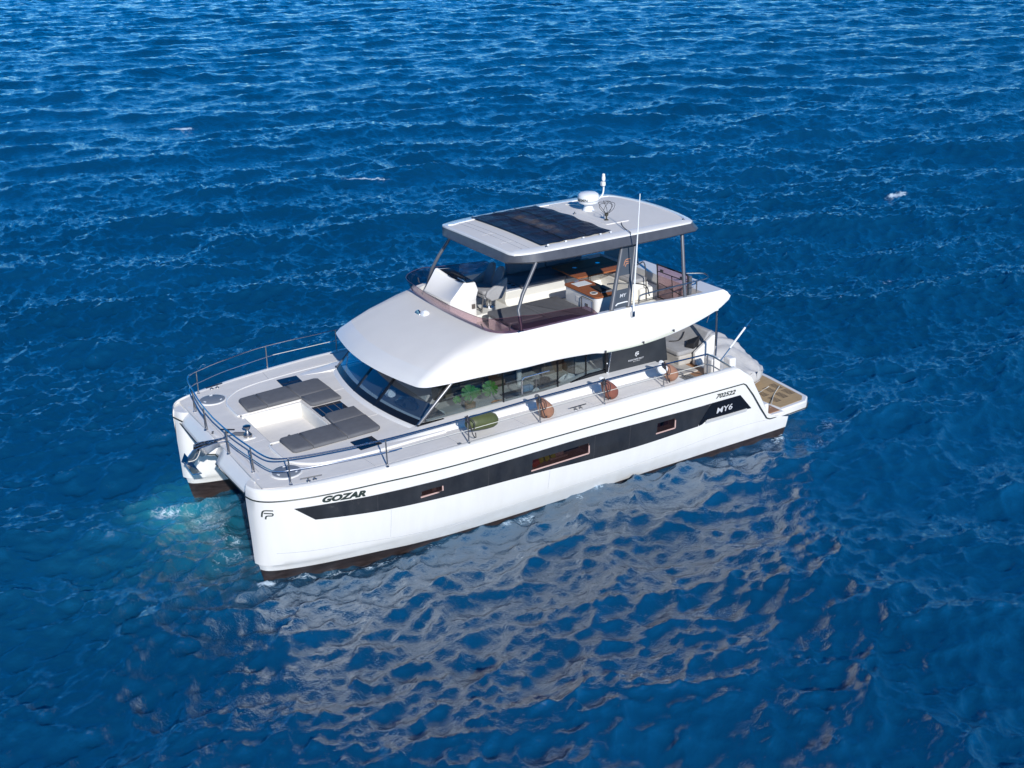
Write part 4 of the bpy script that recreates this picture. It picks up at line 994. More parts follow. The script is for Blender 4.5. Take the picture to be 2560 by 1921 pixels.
# helm console
b = B()
k0 = [(-.02, -1.80), (-.075, -.53), (-.10, -.50), (-.64, -.47), (-.82, -.50), (-.82, -1.80)]
b.loft([[(x+.0, y, FZ) for x, y in k0], [(x, y, 4.16) for x, y in k0], [(x-.015, y*.995, 4.175) for x, y in k0], [(x, y, 4.19) for x, y in k0]])
helm = b.build("helm_console", GEL, yacht, bevel=.02, ang=40)
b = B(); rings = []
for i in range(15):
    t = i/14; y = -.52-1.26*t
    xf = -.085+.06*t; hh = 4.62+.09*t+.06*math.sin(math.pi*t)*0; sag = .16*math.sin(math.pi*t)
    xt = -.50+.10*t-sag*.9; zt_ = hh-sag*1.0
    rings.append([(xf, y, 4.185), (xf-.05, y, 4.24), (xt+.03, y, zt_-.03), (xt, y, zt_), (xt-.05, y, zt_), (xt-.08, y, zt_-.02), (-.82, y, 4.575+.06*t), (-.90, y, 4.36), (-.84, y, 4.185)])
b.loft(rings).build("console_hood", GEL, helm, ang=35, bevel=.012)
b = B(); rings = []
for i in range(15):
    t = .05+.90*i/14; y = -.52-1.26*t; hh = 4.62+.09*t; sag = .16*math.sin(math.pi*t); xt = -.50+.10*t-sag*.9; zt_ = hh-sag
    rings.append([(xt-.055, y, zt_+.004), (-.81, y, 4.592+.06*t), (-.81, y, 4.55), (xt-.055, y, zt_-.05)])
b.loft(rings).build("dash_panel", BLACK, helm, smooth=False)
B().tube([(-.64+.17*math.cos(a), -1.05+.17*math.sin(a), 4.66+.10*math.cos(a)) for a in [2*math.pi*k/20 for k in range(20)]], .014, 6, closed=True).build("steering_wheel", BLKF, helm)
B().box((-.60, -.78, 4.60), (.16, .22, .02), Matrix.Rotation(R(-38), 3, 'Y')).build("display", mat("blue_display", (.10, .16, .24), .15), helm, smooth=False)
B().box((-.72, -.468, 3.98), (.10, .012, .12)).build("vent", mat("bronze_vent", (.12, .10, .09), .4), helm, smooth=False)
for k in range(16): B().box((-.035, -1.70+.075*k, 4.155), (.03, .03, .008)).build("louvre", DKSEAM, helm, smooth=False)
B().span((-.70, -1.85, FZ), (-1.95, -.62, 3.66)).build("helm_platform", CREAM, yacht, bevel=.03)
# double helm seat
seat = B().box((-1.42, -1.06, 4.06), (.52, .80, .10)).build("helm_seat", CUSHL, yacht, bevel=.03, seg=3)
cush("seat_cushion", rrect(-1.68, -1.14, -1.45, -.67, .10), 4.11, .11, CUSHL, .035, seat)
for y in (-1.27, -.85):
    rg = []
    b = B()
    for k in range(9):
        t = k/8; ww = .19*(1-.28*max(0, t-.55)/.45)-.10*max(0, t-.85)/.15; dp = .075
        x = -1.60-.22*t; z = 4.18+.55*t
        rg.append([(x+dp*.9*math.cos(a)*(1 if math.cos(a) > 0 else .8)+.03*abs(math.sin(a))**3, y+ww*math.sin(a), z+.3*dp*math.cos(a)) for a in [2*math.pi*q/20 for q in range(20)]])
    b.loft(rg); bk = b.build("seat_back", mat("slate_fabric", (.22, .23, .25), .8, var=.08, vscale=8), seat, bevel=.02)
    B().tube([(-1.585-.20*(.36+.20*math.cos(a)), y+.095*math.sin(a), 4.18+.55*(.42+.24*math.cos(a))) for a in [2*math.pi*k/18 for k in range(18)]], .009, 5, closed=True).build("piping", BLKF, bk)
for y in (-1.50, -.62):
    b = B(); b.loft([[(-1.15, y+d, 4.10), (-1.22, y+d, 4.24), (-1.66, y+d, 4.46), (-1.80, y+d, 4.52), (-1.78, y+d, 4.2), (-1.62, y+d, 3.98), (-1.32, y+d, 3.96)] for d in (-.045, .045)])
    b.build("seat_side", CUSHL, seat, bevel=.03, seg=3)
B().lathe((-1.50, -1.06, 3.66), [(.17, 0), (.17, .02), (.075, .03), (.07, .36), (.12, .38), (0, .385)], 20).build("seat_pedestal", STEEL, seat)
B().tube([(-1.16, -.75, 4.02), (-1.10, -.73, 3.67)], .02, 8).build("foot_rest", STEELB, seat); B().tube([(-1.16, -1.38, 4.02), (-1.10, -1.38, 3.67)], .02, 8).build("foot_rest", STEELB, seat)
B().tube([(-1.11, -.74, 3.74), (-1.11, -1.38, 3.74)], .018, 8).build("foot_rest", STEELB, seat)
# port sun pad
sp_ = B().span((-.90, -.10, FZ), (-2.95, 2.08, 3.80)).build("sun_bed", CREAM, yacht, bevel=.05, seg=3)
for x0, x1, y0, y1 in ((-1.86, -.88, -.14, .98), (-1.86, -.88, .99, 2.1), (-2.96, -1.87, -.14, 2.1)):
    cush("sun_bed_cushion", rrect(x0, x1, y0, y1, .06 if x0 < -1.9 else .09), 3.80, .11, CUSH, .03, sp_)
# settee to starboard with backrest, table, island
st_ = B().prism([(-.98, FZ), (-.98, 3.60), (-1.06, 3.72), (-.99, 3.97), (-2.15, 3.97), (-2.15, FZ)], 'x', -5.3, -2.0).build("settee", CREAM, yacht, bevel=.02)
B().span((-2.0, -2.12, 3.97), (-2.42, -.99, 4.03)).build("cup_holder_shelf", mat("grey_moulding", (.36, .38, .43), .5), st_, bevel=.01)
for y in (-1.57, -1.38, -1.19): B().lathe((-2.33, y, 4.032), [(0, .003), (.055, .003), (.06, 0)], 16).build("cup_holder", BLACK, st_)
for x0, x1 in ((-3.84, -2.43), (-5.25, -3.85)):
    cush("settee_cushion", rrect(x0, x1, -1.98, -.93, .05), 3.97, .12, mat("slate_seat", (.20, .205, .225), .8, var=.08, vscale=8), .03, st_)
for x0, x1 in ((-3.80, -2.62), (-5.0, -3.82)):
    B().loft([[(x0, -1.86, 4.09), (x1, -1.86, 4.09), (x1, -2.04, 4.09), (x0, -2.04, 4.09)], [(x0, -1.97, 4.66), (x1, -1.97, 4.66), (x1, -2.10, 4.66), (x0, -2.10, 4.66)]]).build("settee_back", mat("slate_seat", (.1, .1, .11)), st_, bevel=.045, seg=3)
for y0, y1 in ((-1.86, -.2),):
    B().span((-5.02, -1.9, FZ), (-5.55, .35, 3.93)).build("settee_end", CREAM, st_, bevel=.03)
    cush("settee_cushion", rrect(-5.55, -5.02, -1.1, .33, .06), 3.93, .11, CUSHL, .03, st_)
tb = B().prism(rrect(-5.33, -3.66, -1.40, -.16, .05, 3), 'z', 4.205, 4.245).build("dining_table", VARN, yacht, bevel=.008)
B().lathe((-4.45, -.78, FZ), [(.22, 0), (.22, .02), (.06, .03), (.06, .72), (.16, .74)], 18).build("table_leg", STEELB, tb)
for x in (-4.1, -4.85): B().lathe((x, -.95, 4.246), [(0, .004), (.06, .004), (.065, 0)], 16).build("table_fitting", STEEL, tb)
B().box((-4.5, -.78, 4.247), (1.66, .006, .004)).build("table_joint", DKSEAM, tb, smooth=False)
il = B().prism(rrect(-3.68, -3.0, .18, 1.56, .10, 5), 'z', FZ, 4.26).build("galley_island", GEL, yacht, ang=40)
it = B().prism(rrect(-3.70, -2.97, .15, 1.59, .12, 5), 'z', 4.262, 4.30).build("island_top", VARN, il, bevel=.01)
B().span((-3.56, .28, 4.301), (-3.13, .60, 4.306)).build("sink", WHITE, it, smooth=False); B().tube([(-3.2, .33, 4.30), (-3.2, .33, 4.36), (-3.3, .38, 4.37)], .008, 6).build("tap", STEEL, it)
B().loft([[(-3.36, .76, 4.30), (-3.64, .98, 4.30), (-3.62, 1.42, 4.30), (-3.28, 1.36, 4.30)], [(-3.40, .80, 4.33), (-3.62, .99, 4.37), (-3.60, 1.38, 4.37), (-3.33, 1.33, 4.33)]]).build("grill_lid", STEELB, it, bevel=.012)
B().loft([[(-3.35, .80, 4.335), (-3.48, .90, 4.357), (-3.46, 1.36, 4.357), (-3.31, 1.32, 4.335)], [(-3.36, .81, 4.342), (-3.48, .91, 4.362), (-3.46, 1.35, 4.362), (-3.32, 1.31, 4.342)]]).build("grill_plate", BLKF, it, smooth=False)
hb_ = B().lathe((-3.15, 1.24, 4.30), [(.10, 0), (.10, .01), (.075, .012), (.072, .008)], 24).build("hob_ring", CREAM, it); B().lathe((-3.15, 1.24, 4.30), [(.07, 0), (.07, .008), (.02, .012), (0, .012)], 20).build("hob_plate", BLACK, hb_)
B().box((-2.995, .80, 4.06), (.012, .22, .13)).build("hatch_flap", GEL, il, bevel=.004)
B().box((-2.985, 1.20, 3.98), (.03, .42, .36)).build("fridge_door", mat("pale_door", (.60, .62, .66), .4), il, bevel=.02); B().box((-2.965, 1.2, 4.02), (.012, .12, .08)).build("door_latch", STEEL, il, smooth=False)
B().tube([(-2.96, .98, 3.80), (-2.96, .98, 4.17), (-2.96, 1.01, 4.2), (-2.96, 1.44, 4.2), (-2.96, 1.47, 4.17), (-2.96, 1.47, 3.82)], .011, 6).build("door_seal", DKSEAM, il)
# after seat, plum gate over the companionway, after rails
B().loft([[(-5.85, y, 3.6), (-5.85, y, 3.95), (-6.0, y, 4.35), (-6.12, y, 4.37), (-6.2, y, 4.0)] for y in (-2.1, -.85)]).build("after_seat_back", CUSHL, yacht, bevel=.04, seg=3)
B().span((-5.2, -.4, FZ), (-5.8, .48, 3.8)).build("after_locker", CREAM, yacht, bevel=.04)
g_ = lambda u, v: Vector((-5.50+.03*u-.06*(1-v), .76+1.25*u, 3.60+.90*v+.02*u))
gate = B().loft([[g_(0, 0)+Vector((d, 0, 0)), g_(1, 0)+Vector((d, 0, 0)), g_(1, 1)+Vector((d, 0, 0)), g_(0, 1)+Vector((d, 0, 0))] for d in (-.006, .006)]).build("companionway_gate", PURP, yacht, smooth=False)
B().tube([g_(0, 0), g_(1, 0), g_(1, 1), g_(0, 1)], .022, 6, closed=True).build("gate_frame", BLKF, gate)
B().tube([g_(0, .80), g_(1, .80)], .012, 5).build("gate_bar", BLKF, gate); B().tube([g_(.5, .05), g_(.48, .80)], .012, 5).build("gate_bar", BLKF, gate)
B().tube([g_(.05, .45), g_(.95, .30)], .010, 5).build("gate_bar", BLKF, gate)
for u in (.15, .8): B().box(g_(u, .84), (.03, .10, .07)).build("gate_hinge", DKSEAM, gate, smooth=False)
B().span((-5.48, 1.98, 3.6), (-5.56, 2.08, 4.5)).build("gate_post", GREYP, gate, bevel=.01)
for sgn in (1, -1):
    B().tube(cr([(-3.78, sgn*2.22, 4.10), (-3.79, sgn*2.22, 4.30), (-3.86, sgn*2.22, 4.37), (-4.2, sgn*2.22, 4.385), (-5.4, sgn*2.21, 4.395), (-5.95, sgn*2.18, 4.40), (-6.08, sgn*2.05, 4.42), (-6.05, sgn*1.9, 4.44), (-5.7, sgn*1.7, 4.45)], 4), .019, 8).build("after_rail", STEELB, yacht)
    B().tube([(-3.79, sgn*2.22, 4.24), (-5.5, sgn*2.21, 4.26)], .008, 6).build("after_rail", STEELB, yacht)
    B().tube([(-5.60, sgn*2.21, 4.08), (-5.60, sgn*2.21, 4.39)], .016, 8).build("rail_post", STEELB, yacht)
    # awning track under the shell edge
    B().tube(cr([(-2.66, sgn*2.43, 3.235), (-3.3, sgn*2.43, 3.205), (-4.0, sgn*2.43, 3.215), (-4.70, sgn*2.43, 3.31)], 5), .018, 7).build("awning_track", mat("pale_track", (.58, .60, .48), .4), yacht)
    for x, z in ((-2.64, 3.235), (-3.78, 3.22), (-4.72, 3.33)): B().lathe((x, sgn*2.44, z-.02), [(0, 0), (.022, 0), (.022, .06), (0, .065)], 8).build("track_bracket", DKSEAM, yacht)
B().tube(cr([(-3.85, .85, 4.30), (-4.3, .8, 4.22), (-4.75, 1.2, 4.2), (-4.6, 1.6, 4.05)], 5), .016, 6).build("stair_handrail", STEELB, yacht)
B().tube(cr([(-4.9, .3, 4.42), (-5.2, .35, 4.45), (-5.35, .45, 4.44), (-5.38, .5, 3.5)], 5), .018, 6).build("stair_handrail", STEELB, yacht)

# ------------------------------------------------------------------ cockpit, stern steps, bathing platform
B().span((-4.3, -2.9, 1.66), (-6.45, 3.3, 1.70)).build("cockpit_floor", TEAK, yacht, smooth=False)
B().span((-4.9, .2, 1.70), (-6.15, 1.75, 1.735)).build("cockpit_mat", BEIGE, yacht, smooth=False)
so = B().span((-5.95, -2.1, 1.70), (-6.75, 1.22, 1.98)).build("cockpit_sofa", BEIGE, yacht, bevel=.04)
for y0, y1 in ((-2.1, -.3), (-.29, 1.2)): cush("sofa_cushion", rrect(-6.62, -5.92, y0, y1, .07), 1.98, .12, CUSHL, .03, so)
for y0, y1 in ((-2.1, -.3), (-.28, 1.26)):
    B().loft([[(-6.60, y0, 2.05), (-6.60, y1, 2.05), (-6.80, y1, 2.05), (-6.80, y0, 2.05)], [(-6.92, y0, 2.50), (-6.92, y1, 2.50), (-7.06, y1, 2.50), (-7.06, y0, 2.50)]]).build("sofa_back", CUSHL, so, bevel=.04, seg=3)
B().loft([[(-6.35, 1.28, 1.7), (-6.95, 1.28, 1.7), (-7.12, 1.28, 2.42), (-6.95, 1.28, 2.42), (-6.35, 1.28, 2.05)], [(-6.35, 1.40, 1.7), (-6.95, 1.40, 1.7), (-7.12, 1.40, 2.42), (-6.95, 1.40, 2.42), (-6.35, 1.40, 2.05)]]).build("sofa_side", GEL, so, bevel=.03)
B().loft([[(-6.30, 1.00, 2.11), (-6.60, .75, 2.11), (-6.66, 1.15, 2.13), (-6.42, 1.26, 2.11)], [(-6.36, 1.02, 2.19), (-6.58, .82, 2.22), (-6.72, 1.16, 2.42), (-6.45, 1.22, 2.26)]]).build("black_wedge", BLKF, so, bevel=.02)  # black wedge at the port end of the sofa seat, against the backrest
B().tube(cr([(-6.25, .42, 2.12), (-6.45, .52, 2.12), (-6.62, .50, 2.16), (-6.75, .45, 2.3)], 4), .014, 6).build("sofa_strap", BLKF, so)
for a, c, nm in (((-6.10, 2.0, 1.70), (-6.40, 2.35, 2.22), "transom_locker"), ((-6.40, 2.42, 1.70), (-6.62, 2.70, 2.28), "transom_locker")):
    B().span(a, c).build(nm, GEL, yacht, bevel=.05, seg=3)
B().span((-4.65, 2.75, 1.95), (-5.0, 3.3, 2.0)).build("side_step", TEAK, yacht, smooth=False)
B().span((-4.32, 2.75, 2.15), (-4.66, 3.3, 2.2)).build("side_step", TEAK, yacht, smooth=False)
for k, (x0, x1, z) in enumerate(((-6.5, -6.85, 1.40), (-6.85, -7.25, 1.05), (-7.2, -7.86, .66))):
    for sgn in (1, -1):
        s_ = B().span((x0, sgn*1.75, z-(.14 if k == 2 else .42)), (x1+(.07 if k == 2 else 0), sgn*(3.34 if k == 2 else 3.3), z+(.05 if k == 2 else 0))).build("stern_step", GEL, yacht, bevel=.02)
        B().span((x0-.05, sgn*1.85, z+.001+(.05 if k == 2 else 0)), (x1+.14, sgn*(3.30-.03*k), z+.014+(.05 if k == 2 else 0))).build("tread", TEAK, s_, smooth=False)
for sgn in (1, -1):   # inner face of the quarter
    B().prism([(-5.9, 2.40), (-6.3, 2.05), (-6.75, 1.36), (-7.2, .72), (-7.2, .55), (-5.9, .9)], 'y', sgn*3.30, sgn*3.40).build("quarter_side", GEL, yacht, smooth=False)
B().span((-6.4, -1.8, .8), (-6.9, 1.8, 1.72)).build("transom", GEL, yacht, bevel=.04)
pp = [(-7.88, 2.42), (-7.94, 3.08), (-8.9, 3.02), (-9.18, 2.80), (-9.36, 1.2), (-9.40, 0)]
pp2 = pp+[(x, -y) for x, y in pp[-2::-1]]
pt = B().prism(pp2, 'z', .36, .615).build("bathing_platform", GEL, yacht, bevel=.04, seg=3)
tk_ = [(-7.95, 2.36), (-8.02, 2.96), (-8.84, 2.91), (-9.05, 2.72), (-9.20, 1.2), (-9.24, 0)]
tp = B().prism(tk_+[(x, -y) for x, y in tk_[-2::-1]], 'z', .610, .622).build("platform_teak", TEAKL, pt, smooth=False)
for r_, (xa, ya) in enumerate(((-8.25, 2.62), (-8.25, 2.15), (-8.60, 2.52), (-8.60, 2.05), (-8.92, 2.45), (-8.92, 1.98))):
    for k in range(6):
        B().box((xa-.02, ya-.062*k, .6235), (.20, .022, .004)).build("drain_slot", BLKF, tp, smooth=False)
B().tube([(-7.96, 3.10, .42), (-8.92, 3.04, .42), (-9.2, 2.82, .42)], .014, 6).build("platform_strip", RUB, pt)
for pth in ([(-7.5, 2.5, .98), (-8.3, 1.9, .64), (-8.75, 1.75, .64)], [(-7.62, 3.0, .72), (-8.4, 2.3, .64), (-9.0, 1.9, .64)]):
    B().tube(cr(pth, 6), .011, 6).build("mooring_line", ROPEW, yacht)
# posts carrying the after end of the flybridge, ensign staff, stern rails
for sgn in (1, -1):
    B().tube([(-6.55, sgn*1.95, 2.05), (-6.54, sgn*1.97, 2.8), (-6.50, sgn*2.0, 3.58)], .032, 10).build("support_post", STEEL, yacht)
B().tube([(-7.45, .55, 2.45), (-7.28, .9, 3.0), (-6.62, 1.5, 3.62)], .012, 6).build("support_stay", STEEL, yacht)
fs = B().tube([(-6.46, 2.10, 1.88), (-6.95, 2.06, 2.27)], .018, 8).build("ensign_staff", STEEL, yacht)
B().tube([(-6.95, 2.06, 2.27), (-7.50, 2.01, 2.71)], .026, 8).build("staff_sleeve", WHITE, fs); B().tube([(-7.50, 2.01, 2.71), (-7.72, 1.99, 2.885)], .013, 8).build("staff_tip", STEEL, fs)
for p in ((-7.73, 1.99, 2.90), (-7.64, 1.99, 2.74)): B().lathe(p, [(0, -.022), (.022, 0), (0, .022)], 8).build("staff_knob", STEEL, fs)
B().box((-7.58, 2.0, 2.72), (.18, .012, .03)).build("staff_bracket", STEEL, fs, smooth=False)

# ------------------------------------------------------------------ guard rails
def deckrail(sgn):
    pts = [(-4.98, 3.40, 2.96), (-3.63, 3.41, 3.0), (-1.87, 3.43, 3.03), (-.09, 3.43, 3.045), (1.76, 3.44, 3.03), (3.70, 3.39, 3.02), (4.9, 3.16, 2.98), (5.55, 2.95, 2.95), (5.80, 2.83, 2.94), (5.95, 2.66, 2.93), (6.03, 2.35, 2.92), (6.08, 1.90, 2.91), (6.16, 1.3, 2.92), (6.21, .74, 2.93), (6.235, 0, 2.93)]
    return [(x, sgn*y, z) for x, y, z in pts]
tr_ = cr(deckrail(1), 5)+cr(deckrail(-1)[::-1], 5)[1:]
rail = B().tube(tr_, .0185, 10).build("guard_rail", STEEL, yacht)
lo = [(3.35, 3.42, 2.735), (3.70, 3.385, 2.73), (4.9, 3.14, 2.70), (5.55, 2.92, 2.665), (5.80, 2.82, 2.655), (5.94, 2.66, 2.65), (6.02, 2.35, 2.65), (6.08, 1.91, 2.65), (6.16, 1.3, 2.645), (6.20, .74, 2.64)]
for sgn in (1, -1):
    B().tube(cr([(x, sgn*y, z) for x, y, z in lo], 5), .014, 8).build("lower_rail", STEEL, rail)
    B().tube([(3.7, sgn*3.40, 2.735), (1.76, sgn*3.435, 2.735), (-.09, sgn*3.43, 2.74), (-1.87, sgn*3.43, 2.735), (-3.63, sgn*3.42, 2.72), (-4.9, sgn*3.40, 2.70)], .007, 6).build("guard_wire", mat("pale_wire", (.70, .68, .60), .4), rail)
    for x, y, zt_ in ((5.66, 2.92, 2.945), (3.70, 3.395, 3.02), (1.76, 3.44, 3.03), (-.09, 3.43, 3.045), (-1.87, 3.43, 3.03), (-3.63, 3.41, 3.0), (6.09, 1.90, 2.905), (6.21, .74, 2.93)):
        s_ = B().tube([(x+.005, sgn*(y+.015), zdk(x)-.01), (x, sgn*y, zt_)], .016, 8).build("stanchion", STEELB, rail)
        B().lathe((x+.005, sgn*(y+.015), zdk(x)), [(.04, 0), (.04, .012), (.024, .018), (.022, .05), (0, .05)], 12).build("stanchion_foot", STEEL, rail)
        if x > 6: B().tube([(x-.035, sgn*(y+.0), zdk(x)-.01), (x, sgn*y, zt_)], .012, 6).build("stanchion_brace", STEELB, rail)
    # stern end of the rail
    B().tube([(-4.98, sgn*3.40, 2.96), (-5.2, sgn*3.40, 2.84), (-5.86, sgn*3.40, 2.37)], .020, 8).build("rail_end", STEELB, rail)
    B().tube([(-4.95, sgn*3.40, 2.70), (-5.15, sgn*3.40, 2.62), (-5.5, sgn*3.40, 2.38)], .016, 8).build("rail_end", GREYP, rail)
    B().tube([(-4.99, sgn*3.40, 2.96), (-5.0, sgn*3.41, 2.36)], .017, 8).build("stanchion", GREYP, rail)
    B().tube([(-5.2, sgn*3.40, 2.84), (-5.2, sgn*3.41, 2.36)], .014, 8).build("stanchion", GREYP, rail)
    # mooring cleats
    for x in (5.24, -1.22):
        y = yo(x, 2.1)-.27; z = zdk(x); dx = .22
        cl = B().tube([(x+dx, sgn*(y-.04*(x > 2)), z+.075), (x-dx, sgn*(y+.04*(x > 2)), z+.075)], [.012, .012], 8).build("mooring_cleat", mat("cleat_metal", (.10, .10, .10), .35, 1.0), deck)
        for d in (.07, -.07): B().lathe((x+d, sgn*y, z), [(.05, 0), (.045, .012), (.016, .02), (.014, .07), (0, .075)], 10).build("cleat_post", STEELB, cl)
    B().lathe((1.95, sgn*3.36, zdk(2)), [(.05, 0), (.05, .012), (.035, .02), (0, .022)], 14).build("filler_cap", STEEL, deck)
# windlass, chain, bow roller
wl2 = B().prism(rrect(5.42, 5.72, .06, .36, .06), 'z', 2.35, 2.385).build("windlass", GEL, deck, bevel=.01)
B().lathe((5.57, .21, 2.385), [(.10, 0), (.10, .05), (.075, .08), (.06, .10), (.035, .14), (.035, .19), (.085, .22), (.09, .25), (.06, .265), (0, .27)], 22).build("capstan", STEELB, wl2)
B().tube([(5.62, .12, 2.42), (5.78, -.02, 2.42), (5.86, -.06, 2.40)], [.05, .04, .03], 10).build("chain_gipsy", GREYP, wl2)
for k in range(14):
    x = 5.86+.045*k; B().tube([(x+.028*math.cos(a), -.05+.10*0+(.014*math.sin(a) if k % 2 else 0)+.008*k, 2.395+(0 if k % 2 else .014*math.sin(a))) for a in [2*math.pi*q/8 for q in range(8)]], .006, 5, closed=True).build("chain_link", STEEL, wl2)
cb = B().tube([(5.98, -.42, 2.43), (5.72, -.22, 2.43)], .014, 8).build("bow_cleat", BLKF, deck); B().lathe((5.86, -.32, 2.35), [(.06, 0), (.05, .03), (.03, .06), (0, .07)], 12).build("cleat_post", BLKF, cb)
for dx in (0, .05): B().tube([(6.13+dx*.6+.02*math.cos(a), -.52+dx*1.4+.02*math.sin(a), 2.37) for a in [2*math.pi*q/10 for q in range(10)]], .007, 5, closed=True).build("locker_lock", DKSEAM, deck)
br = B().loft([[(5.98, y, 2.33), (6.30, y, 2.30), (6.62, y, 2.16), (6.76, y, 2.30), (6.74, y, 2.42), (6.62, y, 2.45), (6.30, y, 2.42), (5.98, y, 2.40)] for y in (.0, .02)]).build("bow_roller", STEEL, yacht, smooth=False)
B().loft([[(5.98, y, 2.33), (6.30, y, 2.30), (6.62, y, 2.16), (6.72, y, 2.22), (6.66, y, 2.36), (6.30, y, 2.40), (5.98, y, 2.38)] for y in (.16, .18)]).build("roller_cheek", STEEL, br, smooth=False)
B().span((5.98, .02, 2.325), (6.45, .16, 2.335)).build("roller_channel", STEELB, br, smooth=False)
B().lathe((6.60, .09, 2.27), [(0, -.07), (.06, -.07), (.045, 0), (.06, .07), (0, .07)], 14, rot=Matrix.Rotation(R(90), 3, 'X')).build("roller", BLKF, br)
an = empty("anchor", (6.7, .09, 2.2), "stainless steel plough anchor hanging from the bow roller between the hulls", "anchor")
sh = B().loft([[(6.10, y, 2.36), (6.55, y, 2.36), (6.80, y, 2.33), (6.93, y, 2.20), (6.97, y, 2.02), (6.88, y, 1.92), (6.78, y, 2.05), (6.70, y, 2.22), (6.5, y, 2.30), (6.10, y, 2.32)] for y in (.075, .105)]).build("shank", STEEL, an, smooth=False, bevel=.005)
fk = B()
P_ = [Vector((7.04, .09, 2.10)), Vector((6.98, -.30, 1.94)), Vector((6.83, -.52, 2.02)), Vector((6.72, .09, 1.78)), Vector((6.83, .70, 2.02)), Vector((6.98, .48, 1.94))]
for tri in ((0, 1, 3), (1, 2, 3), (0, 3, 5), (5, 3, 4)): fk.f([fk.v(P_[i]) for i in tri])
bmesh.ops.remove_doubles(fk.bm, verts=fk.bm.verts[:], dist=1e-4); bmesh.ops.solidify(fk.bm, geom=fk.bm.faces[:], thickness=.02)
fk.build("fluke", STEEL, an, smooth=False)
B().tube(cr([(6.93, .12, 2.1), (6.80, .16, 2.12), (6.72, .18, 2.2), (6.66, .18, 2.32)], 4), .010, 6).build("trip_line", ROPEW, an)

# ------------------------------------------------------------------ fenders hanging from the guard rail
def lashing(parent, x, y, z, cx, m=ROPE, n=4):
    b = B(); b.tube(cr([(x+.05, y-.02, z+.03), (x+.02, y+.04, z+.035), (x-.03, y+.03, z-.02), (x+.01, y-.04, z-.03), (x+.045, y+.01, z-.06), (x-.02, y+.035, z-.10), (x-.03, y-.02, z-.05), (x+.03, y-.03, z+.0), (x-.01, y+.0, z+.05)], 4), .016, 6)
    b.build("rope_lashing", m, parent)
    B().tube(cr([(x, y, z), (x-.04, y+.03, z-.20), (x-.10, y+.05, z-.42), (x-.20, y-.02, z-.52), (x-.24, y-.10, z-.45)], 5), .011, 6).build("rope_tail", m, parent)
    B().tube(cr([(x-.02, y+.02, z), (x-.13, y+.04, z-.10), (x-.14, y+.05, z-.24), (x-.07, y+.05, z-.27), (x-.01, y+.02, z-.05)], 5), .010, 6).build("rope_loop", m, parent)
def fender(px, kind, label, m, tilt, cap=None):
    base = (px, 3.24, 2.5)
    t = empty("fender", base, label, "fender", "fenders lashed to the port guard rail")
    if kind == "cyl":
        a = Vector((px-.06, 3.23, 2.78)); d = Vector((-.985, .02, -.08)).normalized(); L = .80
        prof = [(.0, 0), (.05, .0), (.075, .02), (.12, .06), (.165, .14), (.175, .22), (.178, .40), (.175, .58), (.165, .66), (.13, .74), (.07, .785), (.0, .80)]
    else:
        a = Vector((px-.05, 3.25, 2.99)); d = Vector(tilt).normalized()
        prof = [(0, 0), (.045, 0), (.06, .05), (.085, .12), (.13, .24), (.165, .36), (.178, .46), (.170, .54), (.14, .60), (.085, .645), (0, .66)]
    rot = Vector((0, 0, 1)).rotation_difference(d).to_matrix()
    b = B().lathe(a, prof, 26, rot=rot); b.build("fender_body", m, t, ang=60)
    if kind != "cyl":
        B().lathe(a-d*.04, [(0, 0), (.04, 0), (.055, .02), (.062, .08), (.055, .10)], 14, rot=rot).build("fender_eye", WHITE if cap else GREYP, t)
    if cap == "buoy":
        B().lathe(a+Vector((.06, .12, -.10)), [(0, -.05), (.10, -.04), (.14, 0), (.12, .05), (0, .07)], 22, rot=Matrix.Rotation(R(-60), 3, 'X')).build("white_float", WHITE, t)
        B().box(a+Vector((.06, .185, -.08)), (.02, .02, .10), Matrix.Rotation(.5, 3, 'Y')).build("float_mark", DKSEAM, t, smooth=False)
    lashing(t, px, 3.43, 3.02, px)
    return t
fender(1.76, "cyl", "olive green cylindrical fender, foremost on the side deck rail", OLIVE, None)
fender(-.09, "drop", "pale tan teardrop fender on the rail between the olive fender and the deck cleat", TERR2, (-.52, -.02, -.85))
fender(-1.87, "drop", "dark terracotta teardrop fender on the rail just behind the deck cleat", TERRA, (-.58, -.02, -.82), "cap")
fender(-3.63, "drop", "brown teardrop fender with a white round float, nearest the cockpit", TERR2, (-.66, -.02, -.75), "buoy")

